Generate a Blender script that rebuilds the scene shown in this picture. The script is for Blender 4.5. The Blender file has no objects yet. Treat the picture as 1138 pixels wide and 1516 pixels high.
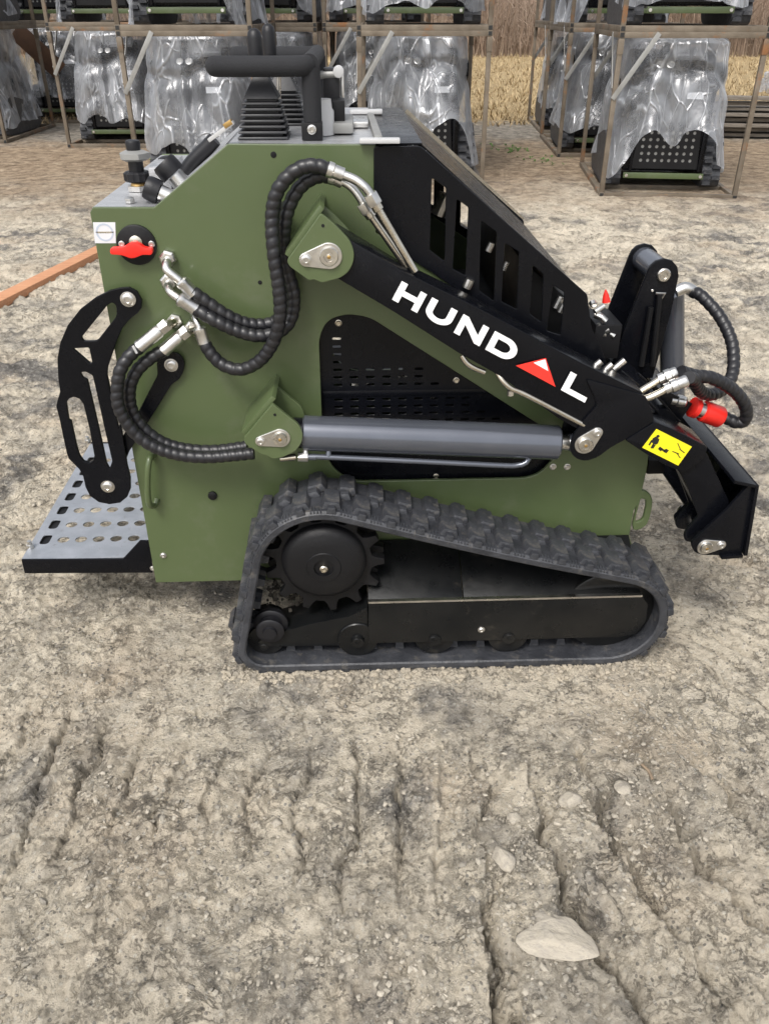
import bpy, bmesh, math, random
import numpy as np
from mathutils import Vector, Matrix, noise as mnoise
random.seed(7)
R = math.radians
scene = bpy.context.scene
C = scene.collection

# ---------------------------------------------------------------- camera, sky, sun, exposure
CAM_H, PITCH, FPX, PW, PH = 1.6, R(31.25), 1216.0, 1138.0, 1516.0
cd = bpy.data.cameras.new('camera')
cam = bpy.data.objects.new('camera', cd); C.objects.link(cam)
cam.location = (0, 0, CAM_H); cam.rotation_euler = (R(90) - PITCH, 0, 0)
cd.sensor_fit = 'VERTICAL'; cd.sensor_height = 36; cd.lens = FPX / PH * 36
cd.clip_start = .05; cd.clip_end = 800
scene.camera = cam
SUN_EL, SUN_AZ = 54, 205
world = bpy.data.worlds.new('World'); scene.world = world; world.use_nodes = True
wn = world.node_tree; bg = wn.nodes['Background']
sky = wn.nodes.new('ShaderNodeTexSky'); sky.sky_type = 'NISHITA'; sky.sun_disc = False
sky.sun_elevation = R(SUN_EL); sky.sun_rotation = R(SUN_AZ); sky.dust_density = 4; sky.air_density = 1.0
hs = wn.nodes.new('ShaderNodeHueSaturation'); hs.inputs['Saturation'].default_value = .25
wn.links.new(sky.outputs[0], hs.inputs['Color']); wn.links.new(hs.outputs[0], bg.inputs['Color'])
bg.inputs['Strength'].default_value = .15
sl = bpy.data.lights.new('sun', 'SUN'); sl.energy = 1.5; sl.angle = R(16); sl.color = (1, .96, .9)
so = bpy.data.objects.new('sun', sl); C.objects.link(so)
so.rotation_euler = (R(90 - SUN_EL), 0, R(180 - SUN_AZ)); so.location = (0, 0, 20)
vs = scene.view_settings
vs.view_transform = 'Standard'; vs.look = 'None'; vs.exposure = 0.65; vs.gamma = 1; vs.use_curve_mapping = False
scene.render.engine = 'CYCLES'
scene.cycles.transparent_max_bounces = 14
scene.cycles.max_bounces = 7

# ---------------------------------------------------------------- the loader's frame and a measuring helper
YAW = R(2.3); OY = 1.0944 * CAM_H
ux, uy = math.cos(YAW), math.sin(YAW); nx, ny = -math.sin(YAW), math.cos(YAW)
cP, sP = math.cos(PITCH), math.sin(PITCH)
def ray(px, py):
    u = (px - PW / 2) / FPX; v = (PH / 2 - py) / FPX
    return (u, cP + v * sP, -sP + v * cP)
def P(px, py, d):                      # a measured point on the loader's plane at depth d -> loader coordinates
    r = ray(px, py); t = (d + OY * ny) / (r[0] * nx + r[1] * ny)
    x, y, z = t * r[0], t * r[1], CAM_H + t * r[2]
    return Vector((x * ux + (y - OY) * uy, d, z))
def PZ(px, py, z):
    r = ray(px, py); t = (z - CAM_H) / r[2]; x, y = t * r[0], t * r[1]
    return Vector((x * ux + (y - OY) * uy, x * nx + (y - OY) * ny, z))
def G(px, py, z=0):
    r = ray(px, py); t = (z - CAM_H) / r[2]
    return Vector((t * r[0], t * r[1], z))
def zz(pts, ox, oy, s): return [(ox + x / s, oy + y / s) for x, y in pts]
def pp(pts, d): return [(v.x, v.z) for v in (P(x, y, d) for x, y in pts)]

# ---------------------------------------------------------------- materials
def new_mat(name):
    m = bpy.data.materials.new(name); m.use_nodes = True
    return m, m.node_tree, m.node_tree.nodes['Principled BSDF']
def N(nt, t, **k):
    n = nt.nodes.new(t)
    for a, b in k.items(): setattr(n, a, b)
    return n
def ramp(nt, stops):
    n = nt.nodes.new('ShaderNodeValToRGB'); e = n.color_ramp.elements
    while len(e) < len(stops): e.new(.5)
    for i, (p, c) in enumerate(stops):
        e[i].position = p; e[i].color = c if len(c) == 4 else (*c, 1)
    return n
def coords(nt, rnd=False):
    tc = N(nt, 'ShaderNodeTexCoord')
    if not rnd: return tc.outputs['Object']
    oi = N(nt, 'ShaderNodeObjectInfo'); vm = N(nt, 'ShaderNodeVectorMath', operation='MULTIPLY_ADD')
    cx = N(nt, 'ShaderNodeCombineXYZ')
    for i in range(3): nt.links.new(oi.outputs['Random'], cx.inputs[i])
    vm.inputs[1].default_value = (37, 53, 71)
    nt.links.new(cx.outputs[0], vm.inputs[0]); nt.links.new(tc.outputs['Object'], vm.inputs[2])
    return vm.outputs[0]
def noise(nt, vec, scale, detail=5, rough=.55, dist=0):
    n = N(nt, 'ShaderNodeTexNoise'); n.inputs['Scale'].default_value = scale
    n.inputs['Detail'].default_value = detail; n.inputs['Roughness'].default_value = rough
    n.inputs['Distortion'].default_value = dist
    nt.links.new(vec, n.inputs['Vector']); return n
def mix(nt, fac, a, b):
    n = N(nt, 'ShaderNodeMix', data_type='RGBA')
    for s, v in ((n.inputs[0], fac), (n.inputs[6], a), (n.inputs[7], b)):
        if isinstance(v, (int, float)): s.default_value = v
        elif isinstance(v, tuple): s.default_value = v if len(v) == 4 else (*v, 1)
        else: nt.links.new(v, s)
    return n.outputs[2]
def pmat(name, col, rough=.5, metal=0, col2=None, cscale=6, clo=.4, chi=.7, bump=0, bscale=60, rvar=.12,
         coat=0, rnd=False, stretch=None, dust=None, dlo=.5, dhi=.75, dscale=9, spec=.5):
    m, nt, b = new_mat(name); v = coords(nt, rnd)
    if stretch:
        mp = N(nt, 'ShaderNodeMapping'); mp.inputs['Scale'].default_value = stretch
        nt.links.new(v, mp.inputs[0]); v = mp.outputs[0]
    c = (*col, 1)
    if col2:
        r = ramp(nt, [(clo, (0, 0, 0)), (chi, (1, 1, 1))]); nt.links.new(noise(nt, v, cscale).outputs[0], r.inputs[0])
        c = mix(nt, r.outputs[0], col, col2)
    if dust:
        r2 = ramp(nt, [(dlo, (0, 0, 0)), (dhi, (1, 1, 1))]); nt.links.new(noise(nt, v, dscale, 8, .7).outputs[0], r2.inputs[0])
        c = mix(nt, r2.outputs[0], c, dust)
    if isinstance(c, tuple): b.inputs['Base Color'].default_value = c
    else: nt.links.new(c, b.inputs['Base Color'])
    b.inputs['Metallic'].default_value = metal; b.inputs['Specular IOR Level'].default_value = spec
    if rvar:
        mr = N(nt, 'ShaderNodeMapRange'); mr.inputs[3].default_value = max(.03, rough - rvar); mr.inputs[4].default_value = rough + rvar
        nt.links.new(noise(nt, v, 23).outputs[0], mr.inputs[0]); nt.links.new(mr.outputs[0], b.inputs['Roughness'])
    else: b.inputs['Roughness'].default_value = rough
    b.inputs['Coat Weight'].default_value = coat; b.inputs['Coat Roughness'].default_value = .12
    if bump:
        bn = N(nt, 'ShaderNodeBump'); bn.inputs['Strength'].default_value = bump; bn.inputs['Distance'].default_value = .01
        nt.links.new(noise(nt, v, bscale, 6, .6).outputs[0], bn.inputs['Height']); nt.links.new(bn.outputs[0], b.inputs['Normal'])
    return m
M = {}
M['green'] = pmat('green_paint', (.074, .101, .042), .36, col2=(.081, .109, .046), cscale=3, bump=.10, bscale=5, coat=.25,
                  dust=(.115, .128, .085), dlo=.55, dhi=.92, dscale=6)
M['black'] = pmat('black_paint', (.0028, .0032, .0048), .26, col2=(.0042, .0046, .0066), cscale=7, bump=.05, bscale=18, spec=.22,
                  dust=(.016, .016, .017), dlo=.62, dhi=.92, dscale=14)
M['matt_black'] = pmat('matt_black_steel', (.0045, .0045, .0055), .5, col2=(.008, .008, .009), bump=.1, bscale=90, spec=.3)
M['frame_black'] = pmat('muddy_black_steel', (.0045, .005, .0055), .3, col2=(.010, .010, .010), bump=.05, bscale=30, dust=(.055, .048, .038), dlo=.6, dhi=.88, dscale=16, spec=.35)
M['plastic_black'] = pmat('black_plastic', (.008, .008, .010), .45, bump=.06, bscale=200, spec=.4)
M['foam'] = pmat('black_foam_grip', (.013, .0135, .016), .85, bump=.35, bscale=420, rvar=.05)
M['boot'] = pmat('black_rubber_boot', (.010, .0105, .013), .5, bump=.05, bscale=120)
M['hose'] = pmat('black_hose_guard', (.009, .009, .0115), .40, col2=(.015, .0145, .016), cscale=40, dust=(.06, .055, .05), dlo=.6, dhi=.9, dscale=60)
M['rubber'] = pmat('track_rubber', (.020, .0215, .026), .5, col2=(.046, .048, .055), cscale=14, clo=.35, chi=.68, bump=.35, bscale=70,
                   dust=(.14, .128, .11), dlo=.54, dhi=.84, dscale=24)
M['zinc'] = pmat('zinc_plated_steel', (.62, .61, .59), .3, 1, col2=(.78, .76, .72), cscale=40, bump=.05, bscale=150)
M['pin'] = pmat('machined_pin_steel', (.55, .53, .49), .28, 1, col2=(.72, .69, .63), cscale=30)
M['pipe'] = pmat('yellow_zinc_pipe', (.56, .51, .42), .25, 1, col2=(.7, .66, .58), cscale=25)
M['brass'] = pmat('brass', (.55, .36, .14), .35, 1)
M['steel'] = pmat('bare_steel_sheet', (.40, .405, .42), .3, .55, col2=(.52, .525, .54), cscale=5, stretch=(1, 14, 14), bump=.03, bscale=60)
M['galv'] = pmat('galvanised_tread', (.34, .36, .395), .4, .6, col2=(.43, .45, .49), cscale=18, bump=.2, bscale=220, dust=(.2, .19, .17), dlo=.6, dhi=.8, dscale=45)
M['cyl'] = pmat('grey_cylinder_paint', (.098, .107, .13), .18, .5, col2=(.112, .121, .145), cscale=9, coat=.4, rvar=.05)
M['red'] = pmat('red_plastic', (.72, .022, .014), .4, rvar=.08)
M['red_print'] = pmat('red_print', (.80, .035, .022), .5, rvar=.05)
M['yellow'] = pmat('yellow_sticker', (.82, .70, .015), .4, rvar=.05)
M['white'] = pmat('white_print', (.86, .86, .86), .5, rvar=.05)
M['white_plastic'] = pmat('grey_white_plastic', (.46, .46, .46), .4)
M['sticker'] = pmat('white_sticker', (.62, .63, .65), .4, col2=(.68, .69, .70))
M['ink'] = pmat('dark_print_and_hollow', (.012, .012, .012), .5)
M['blue_ink'] = pmat('pale_blue_print', (.42, .47, .55), .5)
M['crate'] = pmat('weathered_crate_steel', (.175, .145, .11), .6, .25, col2=(.10, .078, .055), cscale=5, bump=.25, bscale=60, rnd=True,
                  dust=(.23, .105, .04), dlo=.56, dhi=.68, dscale=3.2)
M['bar'] = pmat('grey_galvanised_bar', (.30, .30, .29), .5, .4, col2=(.22, .215, .20), cscale=8, rnd=True)
M['plank'] = pmat('orange_timber', (.50, .255, .135), .65, col2=(.40, .175, .085), cscale=5, stretch=(1.2, 22, 22), bump=.25, bscale=12)
M['board'] = pmat('grey_weathered_board', (.20, .175, .145), .85, col2=(.10, .085, .07), cscale=5, stretch=(1, 18, 18), bump=.4, bscale=14, rnd=True)
M['rust'] = pmat('rust_brown_sheet', (.075, .034, .014), .7, col2=(.05, .022, .01), cscale=6, bump=.1)
M['stone'] = pmat('pale_stone', (.38, .34, .275), .85, col2=(.30, .27, .225), cscale=.9, bump=.6, bscale=2.5, rnd=True, dust=(.26, .24, .21), dlo=.5, dhi=.7, dscale=3)
M['mud'] = pmat('dried_mud', (.022, .019, .014), .9, col2=(.042, .035, .026), cscale=60)
M['soil'] = pmat('crumbled_clay', (.36, .315, .245), .95, col2=(.20, .18, .15), cscale=30, bump=.4, bscale=120)
M['twig'] = pmat('dry_twig', (.20, .15, .10), .85, col2=(.11, .08, .055), cscale=30)

def film_mat():
    m, nt, b = new_mat('crumpled_clear_film'); out = nt.nodes['Material Output']
    v = coords(nt, True)
    mp = N(nt, 'ShaderNodeMapping'); mp.inputs['Scale'].default_value = (1, 1, .34); mp.inputs['Rotation'].default_value = (.22, .30, 0)
    nt.links.new(v, mp.inputs[0])
    wob = noise(nt, mp.outputs[0], 1.7, 2)
    va = N(nt, 'ShaderNodeVectorMath', operation='MULTIPLY_ADD'); va.inputs[1].default_value = (.38, .38, .38)
    nt.links.new(wob.outputs['Color'], va.inputs[0]); nt.links.new(mp.outputs[0], va.inputs[2])
    def crease(sc, w):
        vo = N(nt, 'ShaderNodeTexVoronoi', feature='DISTANCE_TO_EDGE'); vo.inputs['Scale'].default_value = sc
        nt.links.new(va.outputs[0], vo.inputs['Vector'])
        mr = N(nt, 'ShaderNodeMapRange', interpolation_type='SMOOTHSTEP'); mr.inputs[1].default_value = 0; mr.inputs[2].default_value = w
        mr.inputs[3].default_value = 1; mr.inputs[4].default_value = 0
        nt.links.new(vo.outputs[0], mr.inputs[0]); return mr.outputs[0]
    gate = noise(nt, v, 2.6, 3, .6)
    gr = N(nt, 'ShaderNodeMapRange'); gr.inputs[1].default_value = .42; gr.inputs[2].default_value = .62; nt.links.new(gate.outputs[0], gr.inputs[0])
    c1, c2 = crease(2.6, .035), crease(6.5, .05)
    def mul(p, q, k=None):
        n = N(nt, 'ShaderNodeMath', operation='MULTIPLY'); nt.links.new(p, n.inputs[0])
        if k is None: nt.links.new(q, n.inputs[1])
        else: n.inputs[1].default_value = k
        return n.outputs[0]
    def add(p, q):
        n = N(nt, 'ShaderNodeMath', operation='ADD'); nt.links.new(p, n.inputs[0]); nt.links.new(q, n.inputs[1]); return n.outputs[0]
    cs = mul(add(c1, mul(c2, None, .6)), gr.outputs[0])
    def facet(sc):                                    # planar facets that meet in creases, like crumpled sheet
        vo = N(nt, 'ShaderNodeTexVoronoi'); vo.inputs['Scale'].default_value = sc; nt.links.new(va.outputs[0], vo.inputs['Vector'])
        d = N(nt, 'ShaderNodeVectorMath', operation='SUBTRACT'); nt.links.new(va.outputs[0], d.inputs[0]); nt.links.new(vo.outputs['Position'], d.inputs[1])
        k = N(nt, 'ShaderNodeVectorMath', operation='SUBTRACT'); nt.links.new(vo.outputs['Color'], k.inputs[0]); k.inputs[1].default_value = (.5, .5, .5)
        t = N(nt, 'ShaderNodeVectorMath', operation='DOT_PRODUCT'); nt.links.new(d.outputs[0], t.inputs[0]); nt.links.new(k.outputs[0], t.inputs[1]); return t.outputs['Value']
    big = noise(nt, va.outputs[0], 1.6, 2, .5, .3)
    fine = noise(nt, va.outputs[0], 14, 4, .6)
    hgt = add(add(add(mul(big.outputs[0], None, .5), mul(facet(2.4), None, 1.0)), add(mul(facet(6), None, .7), mul(fine.outputs[0], None, .05))), mul(cs, None, .10))
    bp = N(nt, 'ShaderNodeBump'); bp.inputs['Strength'].default_value = 1; bp.inputs['Distance'].default_value = .17
    nt.links.new(hgt, bp.inputs['Height'])
    tr = N(nt, 'ShaderNodeBsdfTransparent'); tr.inputs[0].default_value = (.93, .94, .96, 1)
    gl = N(nt, 'ShaderNodeBsdfGlossy'); gl.inputs['Roughness'].default_value = .30; gl.inputs[0].default_value = (.97, .97, .99, 1)
    df = N(nt, 'ShaderNodeBsdfDiffuse'); df.inputs[0].default_value = (.76, .79, .84, 1)
    tl = N(nt, 'ShaderNodeBsdfTranslucent'); tl.inputs[0].default_value = (.80, .83, .88, 1)
    for s in (gl, df, tl): nt.links.new(bp.outputs[0], s.inputs['Normal'])
    m1 = N(nt, 'ShaderNodeMixShader'); m1.inputs[0].default_value = .4
    nt.links.new(df.outputs[0], m1.inputs[1]); nt.links.new(tl.outputs[0], m1.inputs[2])
    m2 = N(nt, 'ShaderNodeMixShader'); m2.inputs[0].default_value = .30
    nt.links.new(m1.outputs[0], m2.inputs[1]); nt.links.new(gl.outputs[0], m2.inputs[2])
    lw = N(nt, 'ShaderNodeLayerWeight'); lw.inputs[0].default_value = .35; nt.links.new(bp.outputs[0], lw.inputs['Normal'])
    mr = N(nt, 'ShaderNodeMapRange'); mr.inputs[1].default_value = .35; mr.inputs[2].default_value = .70; mr.inputs[3].default_value = .10; mr.inputs[4].default_value = .42
    nt.links.new(gate.outputs[0], mr.inputs[0])
    op = add(add(mul(cs, None, .45), mr.outputs[0]), mul(lw.outputs['Facing'], None, .45))
    cl = N(nt, 'ShaderNodeClamp'); cl.inputs[2].default_value = .92; nt.links.new(op, cl.inputs[0])
    fin = N(nt, 'ShaderNodeMixShader')
    nt.links.new(cl.outputs[0], fin.inputs[0]); nt.links.new(tr.outputs[0], fin.inputs[1]); nt.links.new(m2.outputs[0], fin.inputs[2])
    nt.links.new(fin.outputs[0], out.inputs['Surface'])
    return m
M['film'] = film_mat()

def ground_mat():
    m, nt, b = new_mat('clay_gravel_and_grass_ground')
    geo = N(nt, 'ShaderNodeNewGeometry'); pos = geo.outputs['Position']
    sx = N(nt, 'ShaderNodeSeparateXYZ'); nt.links.new(pos, sx.inputs[0])
    n_big = noise(nt, pos, .9, 5, .6, .5); n_mid = noise(nt, pos, 3.6, 10, .70, .4); n_fine = noise(nt, pos, 34, 9, .78); n_xf = noise(nt, pos, 170, 5, .72)
    n_clod = noise(nt, pos, 11, 10, .74, .2)
    def msk(src, lo, hi):
        r = ramp(nt, [(lo, (0, 0, 0)), (hi, (1, 1, 1))]); nt.links.new(src, r.inputs[0]); return r.outputs[0]
    def op(kind, p, q):
        n = N(nt, 'ShaderNodeMath', operation=kind, use_clamp=True)
        for i, v in enumerate((p, q)):
            if isinstance(v, (int, float)): n.inputs[i].default_value = v
            else: nt.links.new(v, n.inputs[i])
        return n.outputs[0]
    # pale dry clay, crumbly brown-grey soil, damp blue-grey patches
    r1 = ramp(nt, [(.28, (.29, .25, .188)), (.44, (.56, .495, .39)), (.72, (.71, .64, .525))]); nt.links.new(n_fine.outputs[0], r1.inputs[0])
    crumb = ramp(nt, [(.3, (.11, .098, .082)), (.55, (.25, .225, .185)), (.75, (.46, .42, .35))]); nt.links.new(n_xf.outputs[0], crumb.inputs[0])
    damp = ramp(nt, [(.28, (.040, .042, .046)), (.55, (.130, .130, .132)), (.75, (.29, .28, .265))]); nt.links.new(n_fine.outputs[0], damp.inputs[0])
    c_m = op('MULTIPLY', msk(n_clod.outputs[0], .545, .63), .62)
    clay = mix(nt, c_m, r1.outputs[0], crumb.outputs[0])
    wm = op('MULTIPLY', msk(noise(nt, pos, 2.1, 4).outputs[0], .5, .72), .5); clay = mix(nt, wm, clay, (.46, .355, .25))
    d_m = op('ADD', op('MULTIPLY', msk(n_mid.outputs[0], .46, .57), msk(n_big.outputs[0], .42, .58)), op('MULTIPLY', msk(n_mid.outputs[0], .58, .70), .3))
    clay = mix(nt, op('MULTIPLY', d_m, .80), clay, damp.outputs[0])
    # fine winding cracks and crumb lines
    def ridge(src, lo):
        a = N(nt, 'ShaderNodeMath', operation='SUBTRACT'); nt.links.new(src, a.inputs[0]); a.inputs[1].default_value = .5
        b_ = N(nt, 'ShaderNodeMath', operation='ABSOLUTE'); nt.links.new(a.outputs[0], b_.inputs[0])
        mr = N(nt, 'ShaderNodeMapRange'); mr.inputs[1].default_value = 0; mr.inputs[2].default_value = lo; mr.inputs[3].default_value = 1; mr.inputs[4].default_value = 0
        nt.links.new(b_.outputs[0], mr.inputs[0]); return mr.outputs[0]
    ck = op('MULTIPLY', ridge(noise(nt, pos, 9, 9, .66, .6).outputs[0], .022), msk(noise(nt, pos, 2.9, 5, .6).outputs[0], .45, .6))
    ck2 = op('MULTIPLY', ridge(noise(nt, pos, 26, 8, .7, .4).outputs[0], .03), msk(n_clod.outputs[0],   .44, .56))
    ckm = op('MAXIMUM', ck, op('MULTIPLY', ck2, .8)); clay = mix(nt, op('MULTIPLY', ckm, .7), clay, (.085, .076, .064))
    # single pale grains
    vo = N(nt, 'ShaderNodeTexVoronoi'); vo.inputs['Scale'].default_value = 95; nt.links.new(pos, vo.inputs['Vector'])
    sc = N(nt, 'ShaderNodeSeparateColor'); nt.links.new(vo.outputs['Color'], sc.inputs[0])
    gm_ = op('MULTIPLY', msk(sc.outputs[0], .80, .84), op('LESS_THAN', vo.outputs['Distance'], .38)); clay = mix(nt, op('MULTIPLY', gm_, .55), clay, (.58, .55, .48))
    dk_ = op('MULTIPLY', msk(sc.outputs[1], .86, .88), op('LESS_THAN', vo.outputs['Distance'], .36)); clay = mix(nt, op('MULTIPLY', dk_, .6), clay, (.10, .098, .095))
    def zone(y0, y1, amp=2.2, sc_=.55):
        w = N(nt, 'ShaderNodeMath', operation='MULTIPLY_ADD'); w.inputs[1].default_value = amp
        nb = noise(nt, pos, sc_, 9, .72); nt.links.new(nb.outputs[0], w.inputs[0]); nt.links.new(sx.outputs[1], w.inputs[2])
        mr = N(nt, 'ShaderNodeMapRange', interpolation_type='SMOOTHSTEP'); mr.inputs[1].default_value = y0 + amp / 2; mr.inputs[2].default_value = y1 + amp / 2
        nt.links.new(w.outputs[0], mr.inputs[0]); return mr.outputs[0]
    far_n = noise(nt, pos, 7.5, 10, .76, .3)
    rl = ramp(nt, [(.34, (.085, .055, .034)), (.46, (.22, .155, .098)), (.58, (.36, .27, .18)), (.70, (.50, .42, .31))]); nt.links.new(far_n.outputs[0], rl.inputs[0])
    c = mix(nt, op('MULTIPLY', zone(7.0, 10.4, 6, .8), .88), clay, rl.outputs[0])
    rgv = ramp(nt, [(.34, (.08, .075, .068)), (.5, (.24, .215, .18)), (.68, (.46, .42, .36))]); nt.links.new(far_n.outputs[0], rgv.inputs[0])
    c = mix(nt, zone(12.2, 14.0, 5, .9), c, rgv.outputs[0])
    rgr = ramp(nt, [(.34, (.15, .10, .05)), (.5, (.33, .245, .13)), (.68, (.50, .40, .24))]); nt.links.new(far_n.outputs[0], rgr.inputs[0])
    c = mix(nt, zone(14.9, 16.6, 3, 1.2), c, rgr.outputs[0])
    nt.links.new(c, b.inputs['Base Color'])
    b.inputs['Roughness'].default_value = .9; b.inputs['Specular IOR Level'].default_value = .2
    def acc(p, q, k):
        h = N(nt, 'ShaderNodeMath', operation='MULTIPLY_ADD'); h.inputs[1].default_value = k; nt.links.new(q, h.inputs[0]); nt.links.new(p, h.inputs[2]); return h.outputs[0]
    h = acc(acc(n_fine.outputs[0], n_xf.outputs[0], .22), n_clod.outputs[0], 1.5)
    h = acc(acc(h, vo.outputs['Distance'], -.12), ckm, -.35)
    bp = N(nt, 'ShaderNodeBump'); bp.inputs['Strength'].default_value = 1; bp.inputs['Distance'].default_value = .017
    nt.links.new(h, bp.inputs['Height']); nt.links.new(bp.outputs[0], b.inputs['Normal'])
    return m
M['ground'] = ground_mat()
def leafy(name, c1, c2, c3):
    m, nt, b = new_mat(name); geo = N(nt, 'ShaderNodeNewGeometry')
    r = ramp(nt, [(0, c1), (.5, c2), (1, c3)])
    ns = noise(nt, geo.outputs['Position'], .9, 5, .65); av = N(nt, 'ShaderNodeMath', operation='MULTIPLY_ADD'); av.inputs[1].default_value = 1.5
    sb = N(nt, 'ShaderNodeMath', operation='MULTIPLY_ADD'); sb.inputs[1].default_value = .55; sb.inputs[2].default_value = -.52
    nt.links.new(geo.outputs['Random Per Island'], sb.inputs[0]); nt.links.new(ns.outputs[0], av.inputs[0]); nt.links.new(sb.outputs[0], av.inputs[2]); nt.links.new(av.outputs[0], r.inputs[0])
    nt.links.new(r.outputs[0], b.inputs['Base Color']); b.inputs['Roughness'].default_value = .85; return m
M['grass'] = leafy('dry_grass_blades', (.19, .13, .065), (.35, .26, .14), (.48, .38, .23))
M['brush'] = leafy('dry_brush_stems', (.10, .07, .05), (.22, .155, .11), (.38, .30, .23))
M['weed'] = leafy('green_weed_leaves', (.05, .12, .02), (.08, .17, .03), (.11, .2, .05))
M['pebble'] = leafy('grey_and_tan_pebbles', (.09, .087, .082), (.27, .245, .20), (.46, .415, .34))
M['hill'] = pmat('brown_undergrowth', (.16, .10, .065), .9, col2=(.09, .06, .04), cscale=.8, bump=.5, bscale=3)

# ---------------------------------------------------------------- mesh helpers
def link(name, me, mat, parent=None, smooth=None):
    me.name = name
    o = bpy.data.objects.new(name, me); C.objects.link(o)
    if mat is not None:
        me.materials.clear(); me.materials.append(M[mat])
    if smooth:
        me.polygons.foreach_set('use_smooth', [True] * len(me.polygons)); me.set_sharp_from_angle(angle=R(smooth))
    if parent: o.parent = parent
    return o
def tag(o, label=None, cat=None, group=None, kind=None):
    for k, v in (('label', label), ('category', cat), ('group', group), ('kind', kind)):
        if v: o[k] = v
    return o
def empty(name, loc=(0, 0, 0), rz=0):
    o = bpy.data.objects.new(name, None); C.objects.link(o); o.location = loc; o.rotation_euler = (0, 0, rz); o.empty_display_size = .1
    return o
class MB:
    def __init__(s): s.v, s.f = [], []
    def add(s, vs, fs):
        n = len(s.v); s.v += [tuple(v) for v in vs]; s.f += [tuple(i + n for i in f) for f in fs]; return s
    def box(s, c, d, rot=None, taper=1.0):
        x, y, z = d[0] / 2, d[1] / 2, d[2] / 2
        vs = [Vector(q) for q in ((-x, -y, -z), (x, -y, -z), (x, y, -z), (-x, y, -z), (-x * taper, -y * taper, z), (x * taper, -y * taper, z), (x * taper, y * taper, z), (-x * taper, y * taper, z))]
        if rot: vs = [rot @ v for v in vs]
        c = Vector(c)
        return s.add([v + c for v in vs], [(3, 2, 1, 0), (4, 5, 6, 7), (0, 1, 5, 4), (1, 2, 6, 5), (2, 3, 7, 6), (3, 0, 4, 7)])
    def bar(s, a, b, w, h, up=(0, 0, 1)):
        a, b = Vector(a), Vector(b); t = (b - a); L = t.length; t.normalize(); u = Vector(up)
        if abs(t.dot(u)) > .99: u = Vector((0, 1, 0))
        sd = u.cross(t).normalized(); u = t.cross(sd)
        return s.box((a + b) / 2, (L, w, h), Matrix((t, sd, u)).transposed())
    def lathe(s, prof, origin, axis, seg=24):      # prof: (r, along) from start to end
        o = Vector(origin); a = Vector(axis).normalized()
        u = a.orthogonal().normalized(); w = a.cross(u)
        vs, fs = [], []
        for r, h in prof:
            for k in range(seg):
                q = 2 * math.pi * k / seg
                vs.append(o + a * h + (u * math.cos(q) + w * math.sin(q)) * r)
        for i in range(len(prof) - 1):
            for k in range(seg):
                k2 = (k + 1) % seg
                fs.append((i * seg + k, i * seg + k2, (i + 1) * seg + k2, (i + 1) * seg + k))
        fs.append(tuple(reversed(range(seg)))); fs.append(tuple((len(prof) - 1) * seg + k for k in range(seg)))
        return s.add(vs, fs)
    def tube(s, pts, r, seg=12, rf=None):
        pts = [Vector(p) for p in pts]; n = len(pts)
        tg = [(pts[min(i + 1, n - 1)] - pts[max(i - 1, 0)]).normalized() for i in range(n)]
        u = tg[0].orthogonal().normalized(); vs, fs = [], []; dist = 0
        for i in range(n):
            if i: dist += (pts[i] - pts[i - 1]).length
            u = (u - tg[i] * u.dot(tg[i])).normalized(); w = tg[i].cross(u)
            for k in range(seg):
                q = 2 * math.pi * k / seg
                rr = rf(dist, q) if rf else r
                vs.append(pts[i] + (u * math.cos(q) + w * math.sin(q)) * rr)
        for i in range(n - 1):
            for k in range(seg):
                k2 = (k + 1) % seg
                fs.append((i * seg + k, i * seg + k2, (i + 1) * seg + k2, (i + 1) * seg + k))
        fs.append(tuple(reversed(range(seg)))); fs.append(tuple((n - 1) * seg + k for k in range(seg)))
        return s.add(vs, fs)
    def prism(s, pts, d0, d1):                 # polygon in (x, z) extruded along depth
        n = len(pts); vs = [(x, d0, z) for x, z in pts] + [(x, d1, z) for x, z in pts]
        fs = [tuple(range(n)), tuple(reversed(range(n, 2 * n)))] + [(i, i + n, (i + 1) % n + n, (i + 1) % n) for i in range(n)]
        return s.add(vs, fs)
    def mesh(s, name='m', bevel=0, recalc=True):
        me = bpy.data.meshes.new(name); me.from_pydata(s.v, [], s.f)
        if bevel or recalc:
            bm = bmesh.new(); bm.from_mesh(me)
            bmesh.ops.recalc_face_normals(bm, faces=bm.faces)
            if bevel: bmesh.ops.bevel(bm, geom=[e for e in bm.edges if len(e.link_faces) == 2 and e.calc_face_angle(0) > .5], offset=bevel, segments=2, affect='EDGES', profile=.6)
            bm.to_mesh(me); bm.free()
        me.update(); return me
    def build(s, name, mat, parent=None, smooth=35, bevel=0):
        return link(name, s.mesh(name, bevel), mat, parent, smooth)
def catmull(pts, step=.006):
    pts = [Vector(p) for p in pts]; P2 = [pts[0] * 2 - pts[1]] + pts + [pts[-1] * 2 - pts[-2]]; out = []
    for i in range(1, len(P2) - 2):
        a, b, c, d = P2[i - 1:i + 3]; n = max(2, int((c - b).length / step))
        for k in range(n):
            t = k / n
            out.append(.5 * ((2 * b) + (c - a) * t + (2 * a - 5 * b + 4 * c - d) * t * t + (3 * b - a - 3 * c + d) * t ** 3))
    out.append(pts[-1]); return out
def rounded(pts, r, seg=5):
    out = []; n = len(pts)
    for i in range(n):
        a, b, c = (Vector(pts[j % n]) for j in (i - 1, i, i + 1))
        rr = r[i] if isinstance(r, (list, tuple)) else r
        u, v = (a - b), (c - b); m_ = min(rr, u.length * .45, v.length * .45)
        if m_ < 1e-4: out.append(tuple(b)); continue
        p, q = b + u.normalized() * m_, b + v.normalized() * m_
        for k in range(seg + 1):
            t = k / seg; out.append(tuple(p * (1 - t) ** 2 + b * 2 * t * (1 - t) + q * t * t))
    return out
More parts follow.
